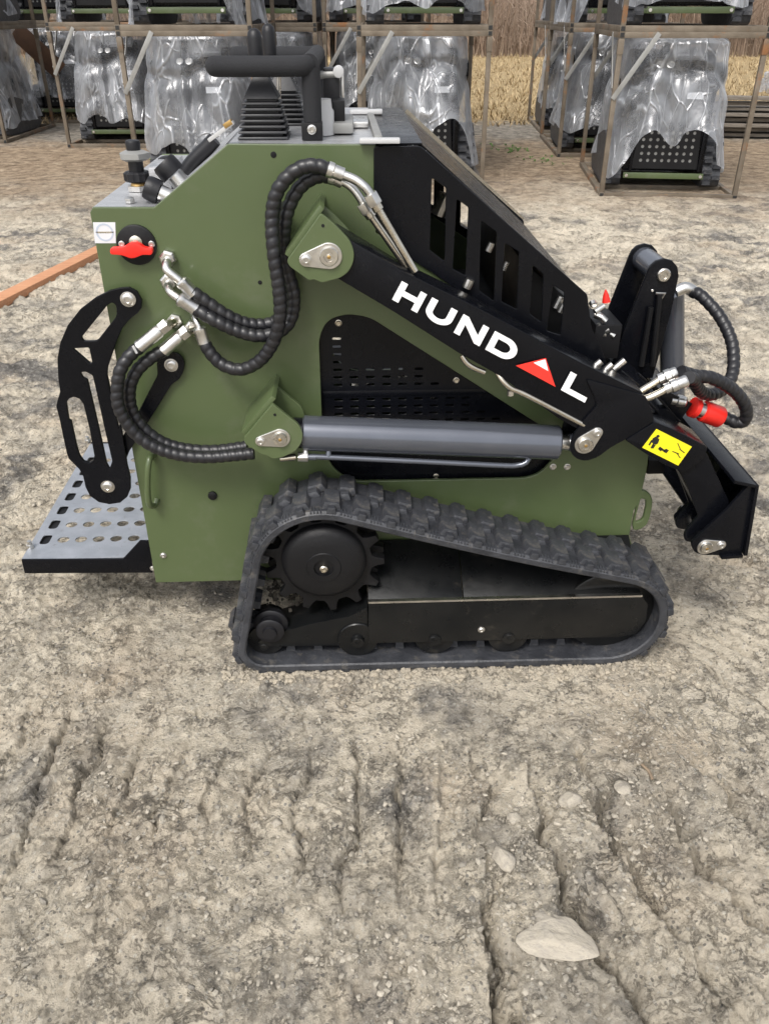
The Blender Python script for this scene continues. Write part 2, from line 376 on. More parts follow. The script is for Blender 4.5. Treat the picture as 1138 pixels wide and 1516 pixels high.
def circ(cx, cz, r, n=20, sx=1): return [(cx + r * sx * math.cos(2 * math.pi * k / n), cz + r * math.sin(2 * math.pi * k / n)) for k in range(n)]
def plate_mesh(outline, holes, d0, t, bevel=.0015, flat=False):
    cu = bpy.data.curves.new('plate', 'CURVE'); cu.dimensions = '2D'; cu.fill_mode = 'BOTH'
    b = min(bevel, t * .45); cu.extrude = t / 2 - b; cu.bevel_depth = b; cu.bevel_resolution = 1 if b > .0005 else 0; cu.offset = -b
    for loop in [outline] + list(holes):
        sp = cu.splines.new('POLY'); sp.points.add(len(loop) - 1); sp.use_cyclic_u = True
        for q, (x, z) in zip(sp.points, loop): q.co = (x, z, 0, 1)
    ob = bpy.data.objects.new('tmp', cu); me = bpy.data.meshes.new_from_object(ob)
    bpy.data.objects.remove(ob); bpy.data.curves.remove(cu)
    if flat: me.transform(Matrix.Translation((0, 0, d0 + t / 2)))                       # outline in (x, y), lying
    else: me.transform(Matrix.Translation((0, d0 + t / 2, 0)) @ Matrix.Rotation(R(90), 4, 'X'))
    return me
def plate(name, outline, d0, t, mat, parent, holes=(), bevel=.0015, flat=False):
    return link(name, plate_mesh(outline, holes, d0, t, bevel, flat), mat, parent, 30)
def hexbolt(name, x, d, z, r, parent, mat='zinc', h=.006, washer=True):
    mb = MB(); pr = []
    if washer: mb.lathe([(r * 1.25, 0), (r * 1.25, -.0018), (r * 1.1, -.0022)], (x, d, z), (0, 1, 0), 18)
    mb.lathe([(r, -.0018), (r, -h * .75), (r * .8, -h), (r * .45, -h), (r * .4, -h * .7)], (x, d, z), (0, 1, 0), 12)
    return mb.build(name, mat, parent, 40)

# ================================================================ GROUND
RNG = np.random.default_rng(11)
_T = RNG.random((256, 256))
def vnoise(x, y):
    xi, yi = np.floor(x).astype(int), np.floor(y).astype(int); fx, fy = x - xi, y - yi
    fx, fy = fx * fx * fx * (fx * (fx * 6 - 15) + 10), fy * fy * fy * (fy * (fy * 6 - 15) + 10)
    g = lambda a, b: _T[a & 255, b & 255]
    return (g(xi, yi) * (1 - fx) + g(xi + 1, yi) * fx) * (1 - fy) + (g(xi, yi + 1) * (1 - fx) + g(xi + 1, yi + 1) * fx) * fy - .5
def fbm(x, y, o=4, g=.5):
    s = 0; a = 1
    for i in range(o): s = s + a * vnoise(x * 2 ** i + 17.3 * i, y * 2 ** i + 5.1 * i); a *= g
    return s
def height(x, y):
    x = np.asarray(x, float); y = np.asarray(y, float)
    near = np.clip((14 - y) / 8, 0, 1)
    h = .030 * fbm(x * .8, y * .8, 3)
    h = h + .020 * fbm(x * 5, y * 5, 4, .55) * near
    rid = 1 - np.abs(fbm(x * 9 + 3, y * 9, 3, .5)) * 2.4
    h = h + .010 * np.clip(rid - .55, 0, 1) * near
    h = h + .024 * np.abs(fbm(x * 16, y * 16, 5, .64)) * near
    # cleat marks left by a track in front of the loader, fanning out on the right
    t = 1.75 - y; k = 1.05
    wx = .06 * fbm(x * 2.6, y * 2.6, 2) + .034 * fbm(x * 9, y * 9, 4, .6)
    x0 = np.where(x > .2, (x + .2 * k * t) / np.maximum(1 + k * t, .3), x) + wx
    ph = x0 / .105; fr = np.abs(ph - np.round(ph)); saw = ph - np.floor(ph)
    msk = np.clip((1.62 + .75 * np.clip(x - .62, 0, .5) - y + .3 * fbm(x * 1.5, y * 1.5, 2)) * 6, 0, 1) * np.clip((y - .55) * 4, 0, 1)
    left = np.clip(((y - (1.02 - .25 * np.clip(x, 0, 1))) + .35 * fbm(x * 2, y * 2 + 9, 2)) * 5, .12, 1)
    msk = msk * np.where(x < .2, left, np.clip(1.2 + 1.2 * fbm(x * 1.7, y * 1.7 + 4, 2), .75, 1.35))
    brk = np.clip(np.where(x < .2, .62, 1.0) + 2.6 * fbm(x * 6 + 8, y * 3.5, 4, .6), 0, 1.3) * np.where(x < .2, .42, 1.1)
    crumb = 1 + 1.4 * fbm(x * 34, y * 34, 2)
    h = h - .044 * msk * brk * np.exp(-(fr / (.085 * np.clip(crumb, .4, 2.2))) ** 2) + np.where(x < .2, .018, .040) * msk * (saw - .5)
    # a second worn pass behind the loader on the left and right
    ph2 = (y + .25 * x + .06 * fbm(x * 2, y * 2, 3)) / .2; f2 = np.abs(ph2 - np.round(ph2))
    m2 = np.clip((y - 2.0) * 2, 0, 1) * near * np.clip(.3 + 2.2 * fbm(x * .9 + 30, y * .9, 3), 0, 1)
    h = h + .040 * np.abs(fbm(x * 3.2, y * 5.5, 5, .62)) * np.clip((y - 1.95) * .8, 0, 1) * near
    h = h - .034 * m2 * np.exp(-(f2 / .14) ** 2)
    dx, dy = x - .2, y - 1.85                  # pressed level under the tracks
    lv = np.clip(1.15 - np.maximum(np.abs(dx - 0) / .85, np.abs(dy - .4) / .75), 0, .15) / .15
    h = h * (1 - .7 * lv) - .004 * lv
    sy = np.abs(y - (OY + .02 + .04 * x) - .09); sx_ = np.abs(x - .16)      # the tracks have sunk in
    h = h + (.015 + .35 * (h - .0)) * np.clip((.24 - sy) / .14, 0, 1) * np.clip((.72 - sx_) / .15, 0, 1)
    far = np.clip((y - 7.6) / 2.5, 0, 1) * np.clip((18 - y) / 2, 0, 1)
    return np.where(far > 0, h * (1 - .8 * far), h) - .002
def build_ground():
    ys = [-30, -8, -2, -.6, 0, .2, .32]; y = .38
    while y < 320:
        ys.append(y); y += .0062 if y < 2.0 else min(.0062 * (y / 2.0) ** 1.75, 12)
    ys = np.array(ys); nx_ = 520; us = np.linspace(-1, 1, nx_)
    w = np.where(ys < .3, 30, np.where(ys < 2.2, .62 + ys * .42, .62 + ys * .42))
    w = np.where(ys < .3, 1.6, w)
    X = us[None, :] * w[:, None]
    # outer columns run out to the horizon so the sheet is wide everywhere
    wide = (40 + np.maximum(ys, 0) * 1.5)
    X = np.concatenate([-wide[:, None], -(w * 2.2 + 1)[:, None], -(w * 1.25 + .1)[:, None], X, (w * 1.25 + .1)[:, None], (w * 2.2 + 1)[:, None], wide[:, None]], 1)
    Y = np.repeat(ys[:, None], X.shape[1], 1); Z = height(X, Y)
    Z = np.where(np.abs(X) > w[:, None] * 1.01 + .01, Z * .3, Z)
    nr, ncol = X.shape
    co = np.stack([X, Y, Z], -1).reshape(-1, 3)
    i = np.arange(nr - 1)[:, None] * ncol + np.arange(ncol - 1)[None, :]
    q = np.stack([i, i + 1, i + ncol + 1, i + ncol], -1).reshape(-1, 4)
    me = bpy.data.meshes.new('ground'); me.vertices.add(len(co)); me.vertices.foreach_set('co', co.ravel())
    me.loops.add(q.size); me.loops.foreach_set('vertex_index', q.ravel().astype(np.int32))
    me.polygons.add(len(q)); me.polygons.foreach_set('loop_start', np.arange(0, q.size, 4, dtype=np.int32))
    me.update(calc_edges=True); me.validate()
    me.polygons.foreach_set('use_smooth', [True] * len(me.polygons))
    o = link('ground', me, 'ground'); tag(o, 'pale clay ground with ruts, gravel and dry grass further back', kind='structure')
build_ground()
def gz(x, y): return float(height(np.array([x]), np.array([y]))[0])

# hillside behind the brush
hm = MB(); hn = 40
for i in range(hn):
    for j in range(6):
        x = -110 + 220 * i / (hn - 1); y = 47 + j * 14
        hm.v.append((x, y, -.6 + (0, .5, 4.5, 7, 8.5, 9)[j] + 1.2 * mnoise.noise((x * .06, y * .06, 0)) * (j > 0)))
for i in range(hn - 1):
    for j in range(5): hm.f.append((i * 6 + j, (i + 1) * 6 + j, (i + 1) * 6 + j + 1, i * 6 + j + 1))
hl = hm.build('hill', 'hill', None, 180); tag(hl, 'brown brush covered rise behind the grass field', kind='structure')

# ================================================================ THE LOADER
root = empty('mini_track_loader', (0, OY, 0), YAW)
tag(root, 'olive green and black stand-on tracked mini loader on pale clay, nearest machine, not wrapped', 'loader')
DB, DF = .205, 1.02                                   # near and far side panels
def part(mb, name, mat, parent=root, **k): return mb.build(name, mat, parent, **k)

# ---- side panels
side_px = [(133, 312), (137, 307), (228, 307), (337, 213), (556, 214), (556, 345), (640, 397), (800, 500), (935, 590), (962, 650), (958, 690), (937, 793)]
side = pp(side_px, DB)
xf = side[-1][0]; zb = P(345, 860, DB).z
xr = side[0][0]
side = [(xr, side[0][1] - .004), (xr + .008, side[1][1])] + side[2:-1] + [(xf, side[-1][1] + .115), (xf - .012, side[-1][1] + .085), (xf - .012, side[-1][1] - .0), (xf, side[-1][1] - .03), (xf, zb + .02), (xf - .02, zb), (xr, zb)]
z_rear = side[2][1]; z_top = side[3][1]
vent_px = [(472, 500), (484, 474), (512, 465), (546, 469), (825, 646), (822, 676), (800, 700), (778, 708), (522, 713), (492, 694), (478, 660)]
vent = rounded(pp(vent_px, DB), [.03, .03, .02, .03, .02, .02, .02, .03, .04, .03, .03])
near_panel = plate('side_panel', side, DB, .010, 'green', root, [vent], bevel=.002)
far_panel = plate('side_panel', side, DF, .010, 'green', root, [vent], bevel=.002)
for (px, py, r) in ((405, 229, 4.0), (385, 418, 3.0), (315, 733, 7.5)):
    p = P(px, py, DB)
    part(MB().lathe([(r / 610, 0), (r / 610, -.0012 if r < 7 else -.006), (r / 900, -.0015 if r < 7 else -.008)], p, (0, 1, 0), 16), 'plug', 'matt_black')
for (px, py) in ((818, 691), (839, 691), (242, 822)):
    p = P(px, py, DB); hexbolt('bolt', p.x, DB, p.z, .0075, root)
# welded ghost ring and scuff marks are left to the paint; rear wall, belly, front wall
part(MB().box((xr + .006, (DB + DF) / 2 + .005, (z_rear + zb) / 2 - .01), (.008, DF - DB - .012, z_rear - zb - .04)), 'rear_panel', 'green')
part(MB().box(((xr + xf) / 2, (DB + DF) / 2 + .005, zb + .03), (xf - xr - .03, DF - DB - .012, .008)), 'belly_plate', 'matt_black')
part(MB().box((xf - .015, (DB + DF) / 2 + .005, .36), (.008, DF - DB - .012, .30)), 'front_panel', 'green')
part(MB().box((.33, (DB + DF) / 2, .62), (.46, DF - DB - .14, .54)), 'engine_block', 'matt_black', bevel=.02)

# ---- vent cover with slots
vpl = pp([(462, 455), (560, 455), (850, 640), (850, 720), (462, 722)], DB)
slots = []
x_l = P(500, 560, DB + .03).x
for r_ in range(22):
    zc = P(505, 500, DB + .03).z - .0205 * r_
    for c_ in range(11):
        xc = x_l + .0415 * c_
        lim = (zc - P(545, 480, DB).z) / (P(800, 640, DB).z - P(545, 480, DB).z)
        xmax = P(545, 480, DB).x + lim * (P(800, 640, DB).x - P(545, 480, DB).x) - .055
        if r_ < 4 and c_ > 0: continue
        if xc < xmax and zc > P(505, 700, DB).z + .055 and not (zc < .60 and zc > .585):
            slots.append(rounded([(xc - .011, zc - .0032), (xc + .011, zc - .0032), (xc + .011, zc + .0032), (xc - .011, zc + .0032)], .003, 2))
vc = plate('vent_cover', vpl, DB + .022, .003, 'black', root, slots, bevel=.0004)
for (px, py) in ((501, 478), (675, 563), (645, 705)):
    p = P(px, py, DB + .022); hexbolt('bolt', p.x, DB + .022, p.z, .0065, vc, 'pipe')
# a folded stiffening ridge across the cover and short bright tubes added as light glints behind the slots
part(MB().bar((vpl[0][0] + .01, DB + .0215, P(500, 588, DB).z), (P(800, 600, DB).x, DB + .0215, P(500, 588, DB).z), .003, .016), 'stiffening_ridge', 'black', vc, bevel=.0012)
for k, (px, py, ln) in enumerate(((560, 535, .05), (585, 560, .03), (630, 592, .02), (520, 570, .05), (690, 660, .1))):
    p = P(px, py, DB + .06); part(MB().tube([p, p + Vector((ln, .01, .004))], .009, 8), 'glint_tube', 'pipe')

# ---- top sheets
SW = DF - DB - .012; SC = (DB + DF) / 2 + .005
x_a, x_b, x_c = side[2][0], side[3][0], side[4][0]
part(MB().box(((xr + x_a) / 2 + .002, SC, z_rear - .004), (x_a - xr - .004, SW, .005)), 'rear_deck', 'steel')
part(MB().bar((x_a + .004, SC, z_rear - .002), (x_b - .004, SC, z_top - .004), SW, .005), 'dash_panel', 'steel')
part(MB().box(((x_b + x_c) / 2, SC, z_top - .004), (x_c - x_b, SW, .005)), 'console_deck', 'steel')
hx1 = P(622, 216, DB).x; hx2 = P(868, 435, DB - .007)
part(MB().box(((x_c + hx1) / 2 + .004, SC, z_top - .0035), (hx1 - x_c + .002, SW, .004)), 'hood_top', 'black', bevel=.001)

# ---- slotted hood guards
hood_px = [(553, 217), (622, 216), (869, 436), (875, 484), (890, 517), (905, 560), (860, 560), (640, 404), (600, 379), (553, 326)]
hood = pp(hood_px, DB - .007)
slot_px = [[(639, 263), (660, 278), (658, 387), (636, 370)], [(676, 295), (693, 307), (689, 408), (670, 398)],
           [(712, 327), (735, 344), (731, 446), (709, 430)], [(747, 360), (768, 373), (765, 458), (742, 446)],
           [(788, 393), (804, 406), (801, 477), (784, 465)], [(818, 422), (835, 433), (829, 496), (809, 490)]]
hs_ = [rounded(pp(s, DB - .007), .004, 2) for s in slot_px]
plate('hood_guard', rounded(hood, .008, 3), DB - .007, .005, 'black', root, hs_)
plate('hood_guard', rounded(hood, .008, 3), DF + .012, .005, 'black', root, hs_)
part(MB().bar((hx1 + .004, SC, z_top - .006), (hx2.x - .01, SC, hx2.z - .002), SW, .003), 'hood_sheet', 'black')
part(MB().bar((hx1 + .02, DF + .02, z_top - .012), (hx2.x, DF + .02, hx2.z), .012, .012), 'hood_edge_rail', 'pipe')
MB().prism([(.345, .885), (.345, 1.085), (.50, .965), (.50, .885)], .30, .97).build('dark_baffle', 'matt_black', root, 30, .01)  # added baffle, blocks the view through the front hood slots so they look dark
# pipes and fittings glimpsed through the slots and behind the arm
for (px, py, d, r, ln) in ((690, 426, .19, .011, .02), (648, 318, .42, .02, .05), (822, 456, .30, .010, .03), (828, 462, .28, .008, .02), (745, 400, .3, .006, .02), (722, 372, .28, .008, .02)):
    p = P(px, py, d); part(MB().tube([p, p + Vector((ln * .4, 0, ln))], r, 10), 'hose_fitting', 'zinc')

# ---- pin lock plate (tear-drop keeper, pin head, small bolt)
def keeper(parent, c1, r1, c2, r2, d, mat='zinc'):
    a, b = P(*c1, d), P(*c2, d); k1, k2 = r1 / 600, r2 / 600
    v = Vector((b.x - a.x, b.z - a.z)); ang = math.atan2(v.y, v.x); al = math.acos(max(-1, min(1, (k1 - k2) / v.length)))
    pts = [(a.x + k1 * math.cos(t), a.z + k1 * math.sin(t)) for t in np.linspace(ang + al, ang + 2 * math.pi - al, 22)]
    pts += [(b.x + k2 * math.cos(t), b.z + k2 * math.sin(t)) for t in np.linspace(ang - al, ang + al, 12)]
    k = plate('pin_keeper', pts, d - .004, .004, mat, parent)
    rp = k1 * .72
    MB().lathe([(rp, 0), (rp, -.006), (rp * .92, -.008), (rp * .55, -.008), (rp * .5, -.005), (rp * .3, -.005), (rp * .26, -.008), (.0008, -.009)], (a.x, d - .004, a.z), (0, 1, 0), 26).build('pin_head', 'pin', parent, 35)
    MB().lathe([(.0042, 0), (.0042, -.003), (.001, -.0042)], (a.x, d - .010, a.z), (0, 1, 0), 10).build('grease_nipple', 'brass', parent, 35)
    hexbolt('keeper_bolt', b.x, d - .004, b.z, k2 * .72, parent)

# ---- pivot brackets on the side panel
def bracket(px, back, d0, d1, keeper_args, hole):
    out = rounded(pp(px, d0), [.004] * 2 + [.03] * 5 + [.006] * (len(px) - 7), 4)
    b = plate('pivot_bracket', out, d0, .011, 'green', root)
    MB().prism(out, d1, d1 + .011).build('rear_cheek', 'green', b, 30, .0015)
    a, c = (P(*q, d0) for q in back)
    e_v = (c - a).normalized() * .014; q_v = Vector((-e_v.z, 0, e_v.x)) * .35
    mb = MB(); mb.bar(Vector((a.x, (d0 + DB) / 2 + .006, a.z)) + q_v, Vector((c.x, (d0 + DB) / 2 + .006, c.z)) + e_v + q_v, DB - d0 - .010, .012, up=(-.8, 0, .6))
    mb.build('back_plate', 'green', b, 30, .0015)
    keeper(b, *keeper_args, d0)
    p = P(*hole, d0); MB().lathe([(.0035, 0), (.0035, -.001)], p, (0, 1, 0), 12).build('plug', 'matt_black', b, 30)
    return b
up_px = zz([(525, 295), (600, 345), (700, 430), (880, 620), (930, 760), (920, 880), (860, 1000), (760, 1070), (540, 1130), (440, 1085), (390, 1105), (150, 930), (118, 860)], 410, 280, 8.129)
bracket(up_px, (zz([(140, 838)], 410, 280, 8.129)[0], zz([(515, 310)], 410, 280, 8.129)[0]), .058, .150, ((487, 378.5), 17, (453, 384), 9), (478, 334))
lo_px = zz([(240, 182), (270, 205), (300, 230), (390, 300), (412, 350), (405, 400), (370, 450), (290, 485), (245, 492), (210, 472), (178, 466), (85, 405), (80, 372)], 340, 550, 3.793)
bracket(lo_px, (zz([(84, 368)], 340, 550, 3.793)[0], zz([(236, 186)], 340, 550, 3.793)[0]), .055, .165, ((415, 648), 14.5, (386, 652.5), 8), (407, 614))

# ---- lift cylinder
cyl = empty('lift_cylinder'); cyl.parent = root
DC = .112
pa, pb = P(448, 641, DC), P(826, 655, DC); ax = (pb - pa).normalized(); L = (pb - pa).length
rc = .0445
barrel = MB().lathe([(rc * .9, 0), (rc, .004), (rc, L - .004), (rc * .93, L), (.02, L), (.02, L - .03)], pa, ax, 40).build('barrel', 'cyl', cyl, 30)
MB().lathe([(rc * .8, -.028), (rc * .86, -.02), (rc * .86, .002)], pa, ax, 32).build('end_cap', 'black', cyl, 30)
pin_l, pin_r = P(413, 648, DC), P(866, 656, DC)
MB().lathe([(.034, -.03), (.034, .03)], pin_l, (0, 1, 0), 24).build('base_eye', 'cyl', cyl, 30, .003)
MB().lathe([(.0195, 0), (.0195, (pin_r - pb).length - .01)], pb - ax * .002, ax, 24).build('rod', 'zinc', cyl, 30)
MB().lathe([(.033, -.028), (.033, .028)], pin_r, (0, 1, 0), 28).build('rod_eye', 'cyl', cyl, 30, .003)
MB().lathe([(.021, -.045), (.026, -.03), (.033, -.006)], pin_r, ax, 20).build('rod_neck', 'cyl', cyl, 30)
dp = .085
MB().tube(catmull([P(462, 676, dp), P(490, 677, dp), P(620, 683, dp), P(740, 689, dp), P(765, 689, dp), P(778, 685, dp), P(785, 672, dp + .015), P(787, 660, DC)], .01), .0072, 12).build('oil_pipe', 'cyl', cyl, 60)
MB().tube([P(486, 677, dp), P(486.5, 666, dp + .005), P(487, 650, DC)], .0075, 10).build('pipe_stub', 'cyl', cyl, 60)
mb = MB(); a = P(441, 676, dp); b = P(456, 676.5, dp)
mb.lathe([(.0125, 0), (.0125, (b - a).length)], a, b - a, 6).build('hex_nut', 'zinc', cyl, 20, .001)
MB().tube([P(452, 675, dp), P(452, 662, dp + .01)], .008, 8).build('elbow', 'zinc', cyl, 60)
MB().lathe([(.0085, 0), (.0085, .02)], b, P(475, 676.5, dp) - b, 12).build('sleeve', 'cyl', cyl, 40)
MB().lathe([(.008, 0), (.009, .04)], P(415, 679, dp + .01), P(441, 676, dp) - P(415, 679, dp), 12).build('ferrule', 'pipe', cyl, 40)

# ---- lift arms
def arm(d, out):
    """main arm box with its lower cheek plates; d is the outer face, out the sense of depth"""
    w = .098
    D = lambda a, t: (d + a) if out > 0 else (d - a - t)          # near face of a plate a metres in from the outer face
    top_bot = [(497, 343), (593, 400), (700, 452), (862, 538), (952, 582), (926, 640), (862, 640), (826, 620), (739, 557), (680, 524), (584, 463), (500, 413), (478, 392), (470, 372), (478, 352)]
    a = empty('lift_arm'); a.parent = root
    # outlines are read on the near arm's face and reused for the far one
    o = pp(top_bot, .064)
    MB().prism(o, D(.006, w - .012), D(.006, w - .012) + w - .012).build('box_beam', 'black', a, 30, .003)
    ck = [(866, 560), (955, 585), (968, 622), (935, 644), (902, 662), (884, 676), (866, 682), (851, 678), (843, 668), (843, 655), (850, 640), (866, 618), (884, 598)]
    oc = rounded(pp(ck, .064), .012, 3)
    for q in (0, w - .008): MB().prism(oc, D(q, .008), D(q, .008) + .008).build('cheek_plate', 'black', a, 30, .0015)
    el = zz([(372, 323), (530, 225), (700, 300), (808, 360), (795, 395), (775, 430), (680, 492), (600, 462), (500, 408)], 820, 560, 3.579)
    MB().prism(rounded(pp(el, .064), .006, 3), D(-.003, w + .006), D(-.003, w + .006) + w + .006).build('elbow_box', 'black', a, 30, .003)
    # dropped nose carrying the attach pin
    ns = zz([(690, 400), (800, 385), (925, 655), (905, 700), (770, 850), (745, 870), (690, 860), (685, 830), (700, 800), (760, 730), (690, 540), (640, 470)], 820, 560, 3.579)
    nn = rounded(pp(ns, .075), .008, 3)
    for q in (.012, w - .02): MB().prism(nn, D(q, .01), D(q, .01) + .01).build('nose_plate', 'black', a, 30, .0015)
    w1 = zz([(640, 475), (760, 735)], 820, 560, 3.579); q0, q1 = P(*w1[0], .075), P(*w1[1], .075)
    m_ = D(.028, w - .056) + (w - .056) / 2
    MB().bar((q0.x + .012, m_, q0.z), (q1.x + .012, m_, q1.z), w - .045, .008, up=(-1, 0, 0)).build('nose_web', 'black', a, 30)
    return a
AD = .060
near_arm = arm(AD, 1)
far_arm = arm(DF + .185, -1)
# light worn top edge strip of the arm
a_, b_ = P(650, 428, .10), P(950, 580, .10)
ea = empty('arm_fittings'); ea.parent = root
keeper(near_arm, (865, 657), 15.5, (883, 640), 8.5, AD)
# steel pipes clipped under and above the arm
MB().tube(catmull([P(683, 526, .075), P(690, 537, .072), P(702, 545, .072), P(717, 551, .074)], .005), .0065, 10).build('oil_pipe', 'pipe', ea, 60)
MB().tube(catmull([P(735, 550, .08), P(743, 563, .068), P(756, 575, .062), P(775, 583, .062), P(820, 606, .062), P(864, 629, .066)], .008), .0066, 10).build('oil_pipe', 'pipe', ea, 60)
MB().lathe([(.008, 0), (.008, .012)], P(755, 585, .066), (0, 0, 1), 8).build('pipe_clip', 'zinc', ea, 40)
MB().tube(catmull([P(505, 258, .10), P(525, 266, .095), P(540, 277, .09), P(549, 289, .088)], .004), .0098, 12).build('elbow', 'zinc', ea, 60)
MB().tube(catmull([P(503, 266, .13), P(520, 277, .125), P(532, 292, .12), P(538, 303, .118)], .004), .0092, 12).build('elbow', 'zinc', ea, 60)
for (p0, p1, p2, d) in (((547, 287), (556, 303), (614, 402), .088), ((536, 300), (545, 314), (602, 395), .118)):
    a, b, c = P(*p0, d), P(*p1, d), P(*p2, d)
    MB().lathe([(.0165, 0), (.0165, (b - a).length)], a, b - a, 6).build('hex_nut', 'zinc', ea, 20, .0012)
    MB().lathe([(.0125, 0), (.0125, .012), (.0085, .014), (.0085, (c - b).length)], b, c - b, 14).build('oil_pipe', 'pipe', ea, 40)
for (p0, p1, d) in (((485, 250), (508, 259), .10), ((487, 260), (507, 269), .13)):
    a, b = P(*p0, d), P(*p1, d); MB().lathe([(.0165, 0), (.0165, .012), (.0145, .014), (.0145, (b - a).length)], a, b - a, 14).build('ferrule', 'zinc', ea, 40)

# ---- lettering and the emblem on the near arm
LX, LY, LS = 560, 380, 3.347
e_, n_ = (.8813, .4725), (.4725, -.8813)
def L2(pts): return [(67 + u * e_[0] + v * n_[0], 212 + u * e_[1] + v * n_[1]) for u, v in pts]
def arc(cx, cy, rx, ry, a0, a1, n=14): return [(cx + rx * math.cos(R(a0 + (a1 - a0) * k / n)), cy + ry * math.sin(R(a0 + (a1 - a0) * k / n))) for k in range(n + 1)]
Hh, S, TH = 104, 35, 28
letters = {
 'letter_h': ([(0, 0), (S, 0), (S, 38), (107, 38), (107, 0), (141, 0), (141, Hh), (107, Hh), (107, 66), (S, 66), (S, Hh), (0, Hh)], []),
 'letter_u': ([(170, Hh), (170, 50)] + arc(242, 46, 72, 47, 180, 360, 20)[1:-1] + [(314, 50), (314, Hh), (279, Hh), (279, 48)] + arc(242, 46, 37, 20, 0, -180, 14)[1:-1] + [(205, 48), (205, Hh)], []),
 'letter_n': ([(346, 0), (379, 0), (379, 62), (460, 0), (491, 0), (491, Hh), (458, Hh), (458, 44), (377, Hh), (346, Hh)], []),
 'letter_d': ([(523, 0), (600, 0)] + arc(604, 52, 66, 52, -90, 90, 18) + [(523, Hh)], [[(557, 27), (598, 27)] + arc(598, 52, 36, 25, -90, 90, 12) + [(557, 77)]]),
 'letter_l': ([(948, 0), (1082, 0), (1082, 27), (982, 27), (982, Hh), (948, Hh)], []),
}
let_root = empty('lettering'); let_root.parent = root
let_root['label'] = 'white capital lettering along the black arm'
for nm, (o, hl_) in letters.items():   # H U N D (emblem) L
    plate('letter', pp(zz(L2(o), LX, LY, LS), AD), AD - .0006, .0006, 'white', let_root, [pp(zz(L2(h), LX, LY, LS), AD) for h in hl_], bevel=0)
plate('red_triangle', pp(zz([(680, 540), (828, 502), (876, 645)], LX, LY, LS), AD), AD - .0006, .0006, 'red_print', let_root, bevel=0)
plate('white_triangle', pp(zz([(767, 525), (826, 508), (840, 566)], LX, LY, LS), AD), AD - .0010, .0005, 'white', let_root, bevel=0)

# ---- yellow warning sticker
DD = AD - .003
Z5 = lambda pts: pp(zz(pts, 820, 560, 3.579), DD)
st = plate('warning_sticker', Z5([(540, 268), (728, 362), (655, 462), (465, 367)]), DD - .0006, .0006, 'yellow', root, bevel=0)
ink = [Z5(q) for q in ([(541, 302), (553, 298), (558, 308), (547, 316), (538, 311)], [(520, 318), (535, 308), (556, 322), (548, 345), (536, 352), (512, 338)],
       [(512, 326), (520, 329), (505, 356), (497, 352)], [(522, 344), (530, 348), (516, 372), (508, 368)], [(528, 350), (536, 354), (523, 372), (517, 369)],
       [(548, 374), (558, 361), (575, 372), (562, 387)], [(607, 381), (592, 397), (575, 388), (590, 372)], [(566, 370), (590, 380), (586, 388), (561, 380)])]
for k, q in enumerate(ink): plate('pictogram', q, DD - .0010, .0004, 'ink', st, bevel=0)
for q in ([(650, 345), (654, 342), (668, 372), (664, 375)], [(664, 372), (690, 392), (687, 397), (661, 377)], [(622, 388), (627, 385), (660, 398), (657, 403)], [(646, 398), (650, 396), (668, 420), (664, 423)]):
    plate('pictogram', Z5(q), DD - .0010, .0004, 'ink', st, bevel=0)

# ---- attach plate (quick-attach frame) at the nose
ap = empty('attach_plate'); ap.parent = root
gus = zz([(1034, 562), (1066, 580), (1052, 660), (992, 934), (872, 938), (790, 938), (745, 925), (728, 895), (726, 870), (745, 852), (920, 690)], 820, 560, 3.579)
go = rounded(pp(gus, .04), [.002, .004, .0, .004, .004, .01, .02, .02, .015, .01, .01], 3)
for d in (.040, .172, 1.05, 1.21): MB().prism(go, d, d + .010).build('gusset', 'black', ap, 30, .0015)
tA, tB, tC = P(*zz([(1050, 571)], 820, 560, 3.579)[0], .04), P(*zz([(992, 930)], 820, 560, 3.579)[0], .04), P(*zz([(880, 938)], 820, 560, 3.579)[0], .04)
DM0, DM1 = .03, 1.235
MB().bar((tA.x + .007, (DM0 + DM1) / 2, tA.z + .006), (tB.x + .007, (DM0 + DM1) / 2, tB.z), DM1 - DM0, .009, up=(1, 0, 0)).build('face_plate', 'black', ap, 30, .001)
MB().bar((tA.x - .055, (DM0 + DM1) / 2, tA.z + .018), (tA.x + .003, (DM0 + DM1) / 2, tA.z + .004), DM1 - DM0, .009).build('top_lip', 'black', ap, 30, .001)
MB().bar((tB.x, (DM0 + DM1) / 2, tB.z - .002), (tC.x, (DM0 + DM1) / 2, tC.z - .003), DM1 - DM0, .009).build('bottom_lip', 'black', ap, 30, .001)
pk = P(1046, 808, .04)
keeper(ap, (1043.5, 809), 14, (1066, 806), 8, .04)
MB().lathe([(.017, 0), (.017, .18)], (pk.x, .045, pk.z), (0, 1, 0), 18).build('hinge_pin', 'pin', ap, 30)
# cross tube between the arms
ct = P(985, 640, .1)
MB().lathe([(.04, 0), (.04, DF + .02)], (ct.x, .15, ct.z), (0, 1, 0), 28).build('cross_tube', 'black', root, 30)

